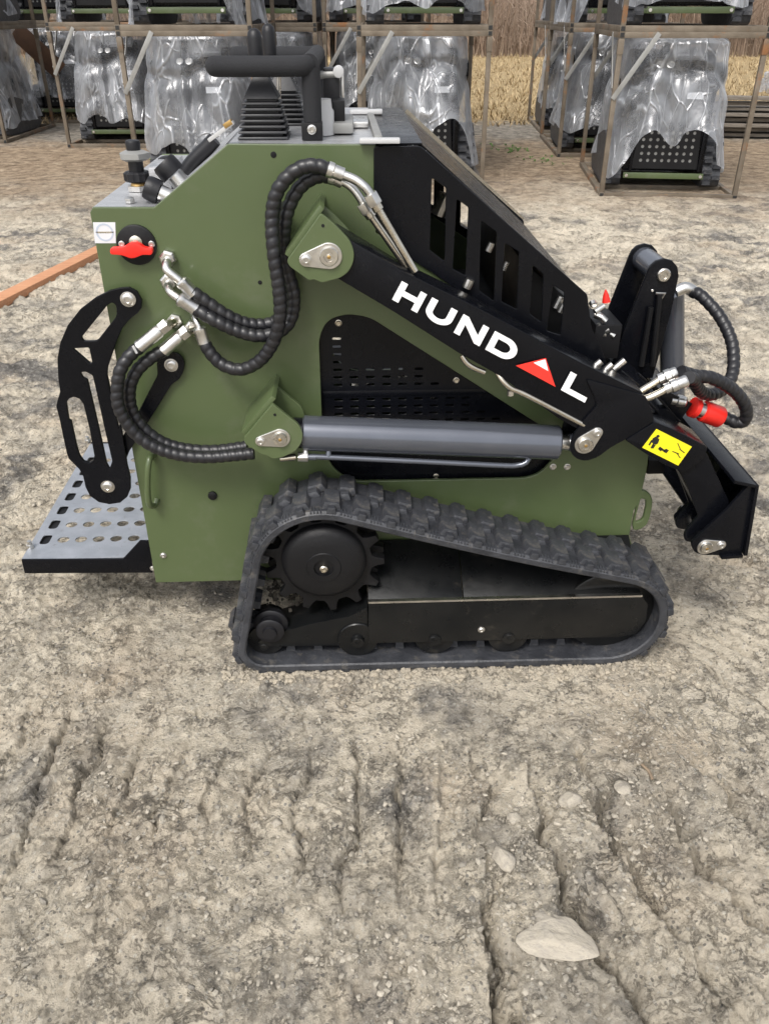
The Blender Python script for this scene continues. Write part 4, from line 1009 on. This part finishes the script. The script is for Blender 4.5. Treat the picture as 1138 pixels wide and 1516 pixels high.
def joystick(px, d, s, top_h, lean, label):
    j = empty('joystick', (P(px, 208, d).x, d, ZT)); j.parent = root
    mb_ = MB(); n = 7; w0, w1 = .057 * s, .043 * s; hb_ = .080 * s
    for k in range(n):
        w = w0 + (w1 - w0) * k / (n - 1); z = hb_ * k / n
        for (zz0, zz1, wa, wb) in ((z, z + hb_ / n * .45, w, w * .97), (z + hb_ / n * .45, z + hb_ / n, w * .76, w * .76)):
            x = wa; y = wb
            mb_.add([(-wa, -wa, zz0), (wa, -wa, zz0), (wa, wa, zz0), (-wa, wa, zz0), (-wb, -wb, zz1), (wb, -wb, zz1), (wb, wb, zz1), (-wb, wb, zz1)],
                    [(3, 2, 1, 0), (4, 5, 6, 7), (0, 1, 5, 4), (1, 2, 6, 5), (2, 3, 7, 6), (3, 0, 4, 7)])
    mb_.build('boot_bellows', 'boot', j, 20, .0018)
    w = w1 * .92
    MB().add([(-w, -w, hb_), (w, -w, hb_), (w, w, hb_), (-w, w, hb_), (-.012, -.012, hb_ + .052 * s), (.012, -.012, hb_ + .052 * s), (.012, .012, hb_ + .052 * s), (-.012, .012, hb_ + .052 * s)],
             [(3, 2, 1, 0), (4, 5, 6, 7), (0, 1, 5, 4), (1, 2, 6, 5), (2, 3, 7, 6), (3, 0, 4, 7)]).build('boot_top', 'boot', j, 20, .003)
    MB().tube([(0, 0, hb_ + .035 * s), (lean, 0, top_h - .07)], .006, 8).build('lever', 'zinc', j, 50)
    MB().lathe([(.011, 0), (.0155, .006), (.0165, .03), (.0165, .075), (.014, .086), (.008, .092), (.001, .094)], (lean, 0, top_h - .094), (lean * .5, 0, 1), 20).build('knob', 'plastic_black', j, 50)
joystick(393, .33, 1.0, .216, -.008, '')
joystick(424, .60, .95, .222, -.028, '')
MB().tube([P(413, 108, .42), P(413, 200, .42)], .005, 8).build('brake_lever', 'zinc', root, 50)
MB().lathe([(.010, 0), (.010, .03), (.006, .034)], P(413, 112, .42), (0, 0, 1), 12).build('lever_knob', 'plastic_black', root, 40)
# black switch pod with a grey crank on top
pod = empty('control_pod'); pod.parent = root
a, b = P(483, 190, .45), P(500, 118, .45)
MB().box(((a.x + b.x) / 2, .47, (a.z + b.z) / 2 + .02), (.040, .05, b.z - a.z + .01)).build('pod_body', 'plastic_black', pod, 30, .006)
MB().tube([P(474, 111, .45), P(500, 110, .45)], .009, 12).build('crank', 'bar', pod, 40)
MB().lathe([(.013, -.02), (.013, .02)], P(501, 106, .45), (0, 1, 0), 14).build('crank_knob', 'white_plastic', pod, 40, .003)
MB().box(tuple(P(507, 140, .5)), (.008, .03, .09)).build('side_strip', 'zinc', pod, 30, .002)
q = P(476, 190, .36)
MB().lathe([(.030, 0), (.030, .05), (.026, .056), (.024, .075)], (q.x, .36, ZT), (0, 0, 1), 24).build('filler_cap', 'white_plastic', pod, 40)
MB().box((q.x + .04, .42, ZT + .035), (.03, .08, .07)).build('valve_block', 'matt_black', pod, 30, .004)
MB().tube(catmull([P(462, 160, .45), P(470, 152, .45), P(480, 152, .45)], .01), .008, 8).build('cable', 'hose', pod, 50)
# latch strips and hood hinge
hg = empty('hood_latch'); hg.parent = root
for (xa, ya, xb_, yb_, w_) in ((532, 208, 592, 208, .03), (518, 165, 566, 165, .05)):
    a, b = PZ(xa, ya, ZT + .006), PZ(xb_, yb_, ZT + .006)
    MB().bar(a, b, w_, .010).build('latch_strip', 'white_plastic', hg, 30, .003)
a, b = PZ(548, 170, ZT + .006), PZ(560, 205, ZT + .006)
MB().bar(a, b, .018, .012).build('gas_strut', 'bar', hg, 30, .003)
q = PZ(530, 185, ZT); MB().box((q.x, q.y, ZT + .008), (.05, .14, .014)).build('hinge_block', 'zinc', hg, 30, .004)
q = PZ(500, 196, ZT); MB().box((q.x - .005, q.y + .05, ZT + .014), (.085, .2, .024)).build('hour_meter_housing', 'bar', hg, 30, .006)
q = PZ(562, 209, ZT); MB().box((q.x, DB + .01, ZT + .002), (.012, .012, .012)).build('hinge_stop', 'matt_black', hg, 30, .002)
# rear deck: tall adjuster stack, tilted filler caps, button
ZR = z_rear
vx = empty('control_valve'); vx.parent = root
q = P(208, 290, .42)
bx = q.x; dv_ = .42
def stk_(name, mat, prof, seg=24, knurl=0):
    mb_ = MB().lathe(prof, (bx, dv_, ZR), (0, 0, 1), seg)
    if knurl:
        for i in range(len(mb_.v)):
            k = i % seg; vx_, vy_, vz_ = mb_.v[i]; f = 1 + (.10 if k % 2 else 0); mb_.v[i] = (bx + (vx_ - bx) * f, dv_ + (vy_ - dv_) * f, vz_)
    return mb_.build(name, mat, vx, 35)
zs = lambda y: P(208, y, dv_).z - ZR
stk_('base_nut', 'zinc', [(.03, 0), (.03, max(.012, zs(292)))], 6)
stk_('thread', 'brass', [(.021, 0), (.021, zs(276)), (.017, zs(270))])
stk_('lock_ring', 'plastic_black', [(.026, zs(268)), (.030, zs(266)), (.030, zs(256)), (.024, zs(253))], 28, 1)
stk_('stem', 'plastic_black', [(.018, zs(254)), (.018, zs(236))])
stk_('wing_nut', 'bar', [(.022, zs(238)), (.034, zs(234)), (.034, zs(226)), (.020, zs(222))], 10, 1)
stk_('top_cap', 'plastic_black', [(.016, zs(224)), (.018, zs(211)), (.016, zs(208)), (.012, zs(207))])
def tcap(px, py, d, axis, r, h, name='filler_cap'):
    v = P(px, py, d); e = empty(name); e.parent = root
    MB().lathe([(r * .7, -h * 1.3), (r * .72, -.002)], v, axis, 20).build('neck', 'zinc', e, 35)
    mb_ = MB().lathe([(r, 0), (r * 1.02, h * .4), (r * 1.0, h * .8), (r * .9, h), (r * .4, h)], v, axis, 28)
    mb_.build('cap', 'plastic_black', e, 30); return e
ax_ = Vector((-.62, 0, .78))
tcap(257, 258, .32, ax_, .030, .035)
tcap(236, 285, .27, Vector((-.9, 0, .42)), .027, .032)
v = P(248, 244, .55); MB().lathe([(.006, -.03), (.008, 0), (.010, .012), (.020, .014), (.020, .018), (.012, .021)], v, (-.1, 0, 1), 18).build('pull_button', 'plastic_black', root, 40)
q = P(262, 258, .6)
MB().bar(P(310, 212, .215) + Vector((0, 0, .006)), P(346, 181, .215) + Vector((0, 0, .0)), .022, .008).build('sight_gauge', 'white_plastic', root, 30, .001)
MB().bar(P(333, 192, .214) + Vector((0, 0, .007)), P(344, 183, .214) + Vector((0, 0, .005)), .023, .010).build('gauge_tip', 'brass', root, 30, .001)
v = PZ(193, 300, ZR); MB().lathe([(.012, 0), (.012, .010), (.006, .012)], (v.x, v.y, ZR), (0, 0, 1), 6).build('bolt', 'zinc', root, 25, .001)
MB().box((x_a - .02, .5, ZR + .03), (.05, .2, .05)).build('deck_bracket', 'steel', root, 30, .003)
MB().tube(catmull([P(275, 255, .45), P(285, 240, .45), P(310, 215, .45), P(318, 206, .45)], .01), .018, 10).build('wiring_loom', 'plastic_black', root, 50)

# ================================================================ CRATES AND WRAPPED LOADERS BEHIND
CW, CD, CH, TB = 1.36, 2.05, 1.46, .05
def copy_tree(o, parent=None):
    c = o.copy(); C.objects.link(c); c.parent = parent
    for ch in o.children: copy_tree(ch, c)
    return c
def make_crate():
    """open frame of square tube; origin at the front left foot, depth along +y"""
    r = empty('shipping_crate')
    def bx(name, c, d, mat='crate'): return MB().box(c, d).build(name, mat, r, 30, .003)
    for x in (TB / 2, CW - TB / 2):
        for y in (TB / 2, CD - TB / 2):
            bx('post', (x, y, CH / 2 - .002), (TB - .004, TB - .004, CH - TB * 2 - .006))
            e = bx('post_sleeve', (x, y, CH - TB - .07), (TB + .006, TB + .006, .13))
    for z in (TB / 2, CH - TB / 2):
        for y in (TB / 2, CD - TB / 2): bx('cross_rail', (CW / 2, y, z), (CW - TB * 2, TB, TB))
        for x in (TB / 2, CW - TB / 2):
            rl = bx('side_rail', (x, CD / 2, z), (TB, CD, TB))
            MB().box((x, -.001, z), (TB * .74, .004, TB * .74)).build('painted_tube_hollow', 'ink', rl, 30)  # dark square painted on the solid end for the tube's shaded hollow
    for y in (.55, 1.45): bx('skid_bar', (CW / 2, y, TB / 2 + .001), (CW - TB * 2, .08, TB * .8))
    def brace(a, b): MB().bar(a, b, .046, .006, up=(0, -1, 0)).build('brace', 'bar', r, 30, .001)
    brace((.01, -.006, CH - .56), (.36, -.006, CH - .01)); brace((.01, CD + .006, CH - .56), (.36, CD + .006, CH - .01))
    mb = MB().bar((-.005, .45, CH - .02), (-.005, .03, CH - .48), .04, .006, up=(1, 0, 0)); mb.build('brace', 'bar', r, 30, .001)
    return r
def film_mesh(seed, a0, b0, a1, b1, zt, zb_, front_v=.25, n=200, m=44):
    rg = random.Random(seed); ph = [rg.uniform(0, 6.28) for _ in range(8)]; ks = [rg.randint(5, 9), rg.randint(10, 15), rg.randint(17, 25)]
    mb = MB(); off = seed * 13.7
    def pt(i, j):
        th = 2 * math.pi * i / n; t = j / m
        e = .55 - .12 * t
        cx, sy = math.cos(th), math.sin(th); f = 1 / (abs(cx) ** (2 / e) + abs(sy) ** (2 / e)) ** (e / 2)
        tt = min(1, t * 2.6); grow = math.sqrt(1 - (1 - tt) ** 2) if t < .16 else 1
        prof = min(1, (t / .10)) ** .45
        a = (a0 + (a1 - a0) * t ** .8) * prof; b = (b0 + (b1 - b0) * t ** .8) * prof
        wv = 1.3 * mnoise.noise((cx * 1.2, sy * 1.2 + off, t * 1.1)) + .5 * mnoise.noise((cx * 3, sy * 3 + off, t * 2.5))
        pl = 0
        for am, k, p_ in zip((.075, .05, .028), ks, ph):
            u_ = (k * th + p_ + 2.2 * wv) / (2 * math.pi); fr_ = abs(2 * (u_ - math.floor(u_)) - 1)
            pl += am * ((1 - fr_) ** 1.6 - .4) * (1 + .8 * mnoise.noise((cx * 2 + k, sy * 2, t * 3 + off)))
        pl *= (.35 + .9 * t)
        x, y = cx * f * a, sy * f * b
        q = Vector((x * 1.6 + off, y * 1.6, t * 1.3))
        cr = mnoise.noise(q) * .12 + (abs(mnoise.noise(q * 1.9)) - .2) * .14
        pin = 1 - .05 * math.exp(-((t - .38 - .1 * mnoise.noise((cx * 2, sy * 2, off))) / .06) ** 2)
        s = pin + pl * 1.15 + cr * .5 * (.4 + t)
        dth = abs(th - 1.5 * math.pi); op_ = 1 / (1 + math.exp((dth - .62) / .07))
        hem = zb_ + .12 * mnoise.noise((cx * 2 + off, sy * 2, 1)) + .02 * mnoise.noise((cx * 7 + off, sy * 7, 2)) + front_v * op_ * (1 - .42 * math.exp(-(dth / .22) ** 2))
        z = zt + (hem - zt) * max(0, (t - .06) / .94) if t > .06 else zt + .03 * (1 - t / .06)
        z += .03 * mnoise.noise(q * 1.7) * min(1, t * 3)
        return (x * s, y * s, z)
    for j in range(m + 1):
        for i in range(n): mb.v.append(pt(i, j) if j else (pt(i, 1)[0] * .05, pt(i, 1)[1] * .05, zt + .035))
    for j in range(m):
        for i in range(n):
            i2 = (i + 1) % n; mb.f.append((j * n + i, j * n + i2, (j + 1) * n + i2, (j + 1) * n + i))
    return mb.mesh('film', 0, True)
FILMS = [film_mesh(1, .50, .74, .60, 1.0, 1.40, .16, .46), film_mesh(2, .46, .70, .60, .98, 1.41, .24, .12), film_mesh(3, .52, .74, .58, 1.0, 1.38, .30, .05), film_mesh(4, .48, .70, .61, .97, 1.42, .12, .55)]
def make_wrapped():
    """a loader seen from behind, platform folded up, under clear film; origin between the tracks at the ground"""
    r = empty('wrapped_loader')
    bd = [(-.62, .16), (-.62, 1.02), (-.52, 1.04), (-.30, 1.24), (.10, 1.24), (.66, .86), (.72, .55), (.72, .16)]   # y (length), z
    mb = MB(); mb.prism(bd, -.40, .40)
    for i, v in enumerate(mb.v): mb.v[i] = (v[1], v[0], v[2])
    mb.build('body', 'black', r, 30, .008)
    for s in (-1, 1):
        tr = [(-.62, .10), (-.60, .02), (-.54, 0), (.58, 0), (.70, .06), (.74, .18), (.66, .33), (-.20, .50), (-.34, .50), (-.46, .42)]
        mb = MB(); mb.prism(rounded(tr, .05, 4), -.09, .09); mb.v = [(v[1] + s * .50, v[0], v[2]) for v in mb.v]
        t_ = mb.build('track', 'rubber', r, 30)
        lg = MB()
        for k in range(9):
            lg.box((s * .50 + (.045 if k % 2 else -.045), -.615 + .0 * k - (.012 if k < 2 else 0) + .018 * max(0, k - 2), .05 + .052 * k), (.085, .04, .034), None, .85)
        lg.build('tread_lug', 'rubber', t_, 30)
        mb = MB(); mb.prism([(-.45, .98), (-.45, 1.10), (-.30, 1.14), (.74, .60), (.78, .45), (.62, .50)], -.04, .04)
        mb.v = [(v[1] + s * .46, v[0], v[2]) for v in mb.v]; mb.build('lift_arm', 'black', r, 30, .005)
    # folded platform with rows of holes, standing against the back
    hl = []
    for i in range(8):
        for j in range(5): hl.append(circ(-.245 + .07 * i, .27 + .065 * j, .016, 10))
    pf_ = plate('folded_platform', [(-.33, .19), (.33, .19), (.30, .60), (-.30, .60)], -.70, .006, 'matt_black', r, hl)
    MB().box((0, -.69, .395), (.60, .004, .38)).build('bright_hole_backing', 'bar', pf_, 30)  # added grey sheet, brightens the holes in place of ground and film seen through
    for x in (-.34, .34): MB().box((x, -.70, .39), (.025, .05, .44)).build('platform_rail', 'black', pf_, 30, .003)
    pad = [(.22 * math.cos(R(a)), .60 + .13 * math.sin(R(a))) for a in range(0, 181, 15)]
    plate('knee_pad', pad, -.675, .03, 'matt_black', r)
    gb = MB().box((0, -.70, .125), (.80, .03, .055)).build('bumper', 'green', r, 30, .004)
    for x in (-.37, .37): MB().lathe([(.016, 0), (.016, -.01)], (x, -.716, .125), (0, 1, 0), 10).build('bolt', 'zinc', gb, 30)
    MB().box((0, -.63, .80), (.70, .012, .36)).build('back_panel', 'plastic_black', r, 30, .002)
    for x in (-.16, -.06): MB().lathe([(.04, 0), (.04, -.012), (.034, -.014), (.034, -.008)], (x, -.50, 1.12), (0, .75, -.66), 20).build('gauge', 'zinc', r, 30)
    MB().box((.12, -.40, 1.22), (.30, .14, .05), Matrix.Rotation(R(35), 3, 'X')).build('dash', 'steel', r, 30, .004)
    capped([(-.28, -.62, 1.30), (-.28, -.40, 1.31), (-.24, -.36, 1.31), (.24, -.36, 1.31), (.28, -.40, 1.31), (.28, -.62, 1.30)], .022).build('handlebar', 'foam', r, 60)
    for x in (-.10, .02): MB().lathe([(.045, 0), (.04, .08), (.012, .12), (.014, .20), (.001, .21)], (x, -.30, 1.235), (0, 0, 1), 12).build('joystick', 'boot', r, 40)
    lab = MB().box((.20, -.639, .86), (.16, .004, .06)).build('instruction_sticker', 'sticker', r, 30)
    link('film_wrap', FILMS[0].copy(), 'film', r, 60)
    return r
crate0 = make_crate(); wrap0 = make_wrapped()
film_objs = []
for fm in FILMS:
    fm.materials.clear(); fm.materials.append(M['film']); fm.polygons.foreach_set('use_smooth', [True] * len(fm.polygons))
spots = [  # front-left foot x, y, yaw, where it stands
 (2.18, 8.82, -6, 'nearest on the right, in front of the board stack', 0, 1.35),
 (2.24, 11.55, -3, 'second from the front in the right-hand row', 1, 1.36),
 (2.42, 14.05, -3, 'farthest back in the right-hand row', 2, 1.36),
 (-2.67, 9.45, 0, 'left of centre, behind the handlebar end', 1, 1.36),
 (-.28, 9.50, 0, 'in the middle, behind the black hood', 3, 1.36),
 (-2.20, 11.85, 0, 'in the second row behind the joysticks', 2, 1.36),
 (-.78, 11.95, 0, 'in the second row behind the control pod', 0, 1.36),
 (-4.42, 12.45, 0, 'second from the left edge, beyond the bare soil', 1, 1.36),
 (-6.80, 12.90, 0, 'cut off by the left edge', 3, 1.36),
 (-3.75, 14.75, 0, 'in the third row behind the tall knob', 0, 1.36),
 (-2.25, 14.3, 0, 'in the third row left of the joysticks', 3, 1.36),
 (-.80, 14.35, 0, 'in the third row behind the control pod', 1, 1.36),
 (-7.75, 15.5, 0, 'back row at the left edge', 0, 1.36),
 (-6.22, 15.45, 0, 'at the back left beside the rust brown sheet', 2, 1.36)]
first = True
for k, (x, y, yaw, where, fi, w_) in enumerate(spots):
    for tier in (0, 1):
        z = -.004 if not tier else CH - .004
        cr = crate0 if first else copy_tree(crate0)
        cr.location = (x, y, z); cr.rotation_euler = (0, 0, R(yaw))
        tag(cr, ('lower' if not tier else 'upper stacked') + ' rusty square-tube crate frame ' + where, 'crate', 'steel crate frames in two tiers')
        wr = wrap0 if first else copy_tree(wrap0)
        c, s = math.cos(R(yaw)), math.sin(R(yaw)); lx, ly = CW / 2 + random.uniform(-.02, .02), 1.0
        wr.location = (x + lx * c - ly * s, y + lx * s + ly * c, z + TB - .002); wr.rotation_euler = (0, 0, R(yaw + random.uniform(-1.5, 1.5)))
        tag(wr, 'film-wrapped loader, ' + ('lower' if not tier else 'upper') + ' crate, ' + where, 'loader', 'plastic wrapped loaders in crates')
        for ch in wr.children:
            if ch.name.startswith('film_wrap'):
                ch.data = FILMS[(fi + 2 * tier) % 4]
                ch.location.z = -.17 if tier and k in (1, 2, 6) else (-.13 if tier else 0)
                ch.scale = (random.choice((-1, 1)) * random.uniform(.97, 1.03), random.uniform(.97, 1.02), random.uniform(.98, 1.0))
        first = False
# rust brown sheet leaning on the load at the back left
rs = MB().bar((-5.95, 15.35, 1.38), (-5.35, 15.38, .78), .30, .012, up=(0, -1, 0)).build('rust_sheet', 'rust', None, 30, .002)
tag(rs, 'rust brown sheet slanting across the back left crate', 'metal sheet')

# ---- stack of weathered boards on the right
for lay in range(8):
    nb_ = 2 if lay < 6 else 1
    for q in range(nb_):
        ln = random.uniform(3.2, 3.9); yy = 13.6 + .24 * q + random.uniform(-.05, .05); z = .05 + .070 * lay
        an = R(random.uniform(-4.5, 1.5) - 5); b = MB().box((0, 0, 0), (ln, random.uniform(.15, .22), random.uniform(.034, .050))).build('board', 'board', None, 30, .003)
        b.location = (5.85 + random.uniform(-.12, .12), yy - .2 + random.uniform(-.10, .06), z); b.rotation_euler = (random.uniform(-.05, .05), random.uniform(-.002, .012), an)
        nmn = ('bottom', 'second', 'third', 'fourth', 'fifth', 'sixth', 'seventh', 'top')[lay]
        tag(b, f'grey weathered board in the {nmn} layer of the stack on the right' + (', front one' if q == 0 and nb_ == 2 else ', rear one' if nb_ == 2 else ''), 'board', 'boards in the stack behind the right crate')
for q, x in enumerate((4.5, 5.9)):
    b = MB().box((0, 0, 0), (.09, .9, .07)).build('bearer', 'board', None, 30, .003); b.location = (x, 13.55, .0)
    tag(b, f'short timber bearer under the {"left" if q == 0 else "right"} part of the board stack', 'timber', 'bearers under the board stack')
bag = link('plastic_bundle', FILMS[2].copy(), 'film', None, 60); bag.location = (6.05, 13.9, .50); bag.scale = (.62, .35, .26)
tag(bag, 'crumpled white plastic bundle lying on top of the board stack', 'plastic bundle')

# ---- orange timber on the ground at left
p0, p1 = Vector((-2.76, 3.7, 0)), Vector((-2.02, 7.5, 0))
pk_ = MB().bar(p0, p1, .115, .05).build('timber_plank', 'plank', None, 30, .004)
pk_.location = (0, 0, .022)
tag(pk_, 'orange sawn timber lying on the clay left of the green loader', 'plank')

# ---- loose stones, twig, pebbles
def stone_mesh(seed, sub=3, amp=.22):
    bm = bmesh.new(); bmesh.ops.create_icosphere(bm, subdivisions=sub, radius=1)
    for v in bm.verts:
        n = v.co.normalized(); f = 1 + amp * mnoise.noise(n * 1.3 + Vector((seed * 7.1, 0, 0))) * 2 + .06 * mnoise.noise(n * 4 + Vector((0, seed * 3, 0)))
        q = n * f
        for ax__ in (Vector((.6, .5, .62)), Vector((-.7, .3, .64)), Vector((.1, -.8, .6))):
            ax__.normalize(); e = q.dot(ax__)
            if e > .72: q -= ax__ * (e - .72) * .8
        v.co = q
    me = bpy.data.meshes.new('stone'); bm.to_mesh(me); bm.free(); return me
for k, (px, py, a, b, c, rot, lab) in enumerate(((846, 1192, .030, .026, .018, 10, 'rounded beige stone the size of a fist lying in a rut in the foreground'),
      (744, 1275, .022, .034, .018, 25, 'oblong grey stone standing in a hollow in the foreground'),
      (921, 1176, .024, .022, .010, 0, 'pale flat stone bedded in grey clay at the right'),
      (822, 1396, .066, .046, .012, -15, 'largest pale slab bedded in the clay at the bottom'),
      (760, 1222, .017, .016, .013, 60, 'small grey cobble left of the beige stone'),
      (410, 1222, .013, .012, .010, 0, 'small tan pebble lone in the grey patch at left'))):
    g_ = G(px, py); o = link('stone', stone_mesh(k + 1, 4 if k == 3 else 3, .34 if k == 3 else .22), 'stone', None, 60); o.scale = (a, b, c); o.rotation_euler = (0, 0, R(rot))
    o.location = (g_.x, g_.y, gz(g_.x, g_.y) + c * (.15 if k != 3 else .12)); tag(o, lab, 'stone', 'loose stones in the foreground')
a, b = G(945, 1150), G(962, 1168)
for v in (a, b): v.z = gz(v.x, v.y) + .006
tw_ = MB().tube([a, (a + b) / 2 + Vector((.003, 0, .004)), b], .004, 6).build('twig', 'twig', None, 40); tag(tw_, 'short dark twig on the grey clay right of the beige stone', 'twig')

def scatter(name, mat, pts, proto_fn, label):
    vs, fs, base = [], [], 0
    for p in pts:
        v, f = proto_fn(p); fs += [tuple(i + base for i in q) for q in f]; vs += v; base += len(v)
    me = bpy.data.meshes.new(name); me.from_pydata(vs, [], fs); me.update()
    o = link(name, me, mat, None, None); tag(o, label, kind='stuff'); return o
ico = bmesh.new(); bmesh.ops.create_icosphere(ico, subdivisions=1, radius=1)
IV = [v.co.copy() for v in ico.verts]; IF = [tuple(v.index for v in f.verts) for f in ico.faces]; ico.free()
rs_ = random.Random(5); pts = []
arr = []
while len(arr) < 16000:
    y = .45 + (rs_.random() ** 1.6) * 4.2; x = rs_.uniform(-1, 1) * (.62 + .45 * y)
    dn_ = mnoise.noise((x * 1.9, y * 1.9, 3)) + .6 * mnoise.noise((x * 5, y * 5, 8))
    if rs_.random() < .25 + 1.2 * dn_: arr.append((x, y))
AX = np.array(arr); AZ = height(AX[:, 0], AX[:, 1])
for (x, y), z in zip(arr, AZ):
    s = .0016 + .0062 * rs_.random() ** 4.2
    pts.append((x, y, float(z), s))
def peb(p):
    x, y, z, s = p; m_ = Matrix.Rotation(rs_.uniform(0, 6.3), 3, 'Z') @ Matrix.Diagonal((s * rs_.uniform(.8, 1.5), s * rs_.uniform(.7, 1.1), s * rs_.uniform(.5, .8)))
    o = Vector((x, y, z + s * .2))
    return [tuple(o + m_ @ (v * rs_.uniform(.78, 1.2))) for v in IV], IF
scatter('gravel', 'pebble', pts, peb, 'small grey and tan gravel strewn over the clay')

# crumbs of soil squeezed up along the sunken tracks
sp_ = []
for _ in range(1500):
    lx = rs_.uniform(-.46, .84); dd = rs_.choice((-1, 1)) * abs(rs_.gauss(0, .022)) - .004
    if rs_.random() < .2: dd = rs_.uniform(-.01, .19); lx = rs_.choice((-.40, .74)) + rs_.gauss(0, .035)
    wx_, wy_ = lx * ux + dd * nx, OY + lx * uy + dd * ny
    sp_.append((wx_, wy_, 0, .0022 + .009 * rs_.random() ** 3))
sz_ = height(np.array([q[0] for q in sp_]), np.array([q[1] for q in sp_]))
scatter('soil_crumbs', 'soil', [(q[0], q[1], float(z), q[3]) for q, z in zip(sp_, sz_)], peb, 'crumbs of clay pushed up along the loader track')

# ---- dry grass, brush, weeds
gp = []
while len(gp) < 13000:
    y = 14.9 + 27 * rs_.random() ** 1.5; x = rs_.uniform(-1.25, .9) * y * .62
    if y < 16.2 and rs_.random() > (y - 14.8) / 1.6: continue
    gp.append((x, y))
def tuft(p):
    x, y = p; v, f = [], []
    for _ in range(3):
        a = rs_.uniform(0, 6.3); h = rs_.uniform(.05, .16); w = rs_.uniform(.008, .02); l = rs_.uniform(.3, 1.6) * h; b = len(v)
        dx, dy = math.cos(a), math.sin(a); ox, oy = rs_.uniform(-.1, .1), rs_.uniform(-.1, .1)
        v += [(x + ox - dy * w, y + oy + dx * w, -.01), (x + ox + dy * w, y + oy - dx * w, -.01), (x + ox + dx * l, y + oy + dy * l, h)]; f.append((b, b + 1, b + 2))
    return v, f
scatter('dry_grass', 'grass', gp, tuft, 'tan dry grass field behind the crates')
bp_ = [(rs_.uniform(-1.0, .8) * (y := 40 + 12 * rs_.random()), y) for _ in range(13500)]
def stem(p):
    x, y = p; v, f = [], []
    h = rs_.uniform(1.2, 4.2) * (.75 + .5 * mnoise.noise((x * .25, 0, 2))); w = rs_.uniform(.010, .035); q = Vector((x, y, -.05)); d = Vector((rs_.uniform(-.22, .22), rs_.uniform(-.1, .1), 1))
    def blade(q, d, h, w):
        b = len(v); e = q + d * h; m_ = q + d * h * .5 + Vector((rs_.uniform(-.1, .1) * h, 0, 0))
        for c_, ww in ((q, w), (m_, w * .8), (e, w * .25)): v.extend([(c_.x - ww, c_.y, c_.z), (c_.x + ww, c_.y + ww, c_.z)])
        f.extend([(b, b + 1, b + 3, b + 2), (b + 2, b + 3, b + 5, b + 4)]); return m_
    m_ = blade(q, d, h, w)
    for _ in range(3): blade(q + d * h * rs_.uniform(.2, .8), Vector((rs_.uniform(-.9, .9), rs_.uniform(-.5, .5), rs_.uniform(.2, 1))), h * rs_.uniform(.15, .4), w * .6)
    return v, f
scatter('brush', 'brush', bp_, stem, 'reddish brown leafless brush along the far side of the grass')
wp = []
for (cx_, cy_, n_) in ((1.75, 12.2, 26), (2.05, 11.2, 16), (-3.2, 11.6, 14), (1.5, 12.6, 10)):
    for _ in range(n_): wp.append((cx_ + rs_.gauss(0, .12), cy_ + rs_.gauss(0, .16)))
def weed(p):
    x, y = p; v, f = [], []
    for k in range(4):
        a = rs_.uniform(0, 6.3); l = rs_.uniform(.02, .045); b = len(v); dx, dy = math.cos(a), math.sin(a)
        v += [(x, y, 0), (x + dx * l * .6 - dy * l * .3, y + dy * l * .6 + dx * l * .3, l * .6), (x + dx * l * 1.3, y + dy * l * 1.3, l * .5), (x + dx * l * .6 + dy * l * .3, y + dy * l * .6 - dx * l * .3, l * .6)]; f.append((b, b + 1, b + 2, b + 3))
    return v, f
scatter('green_weeds', 'weed', wp, weed, 'few green weeds sprouting between the crates')
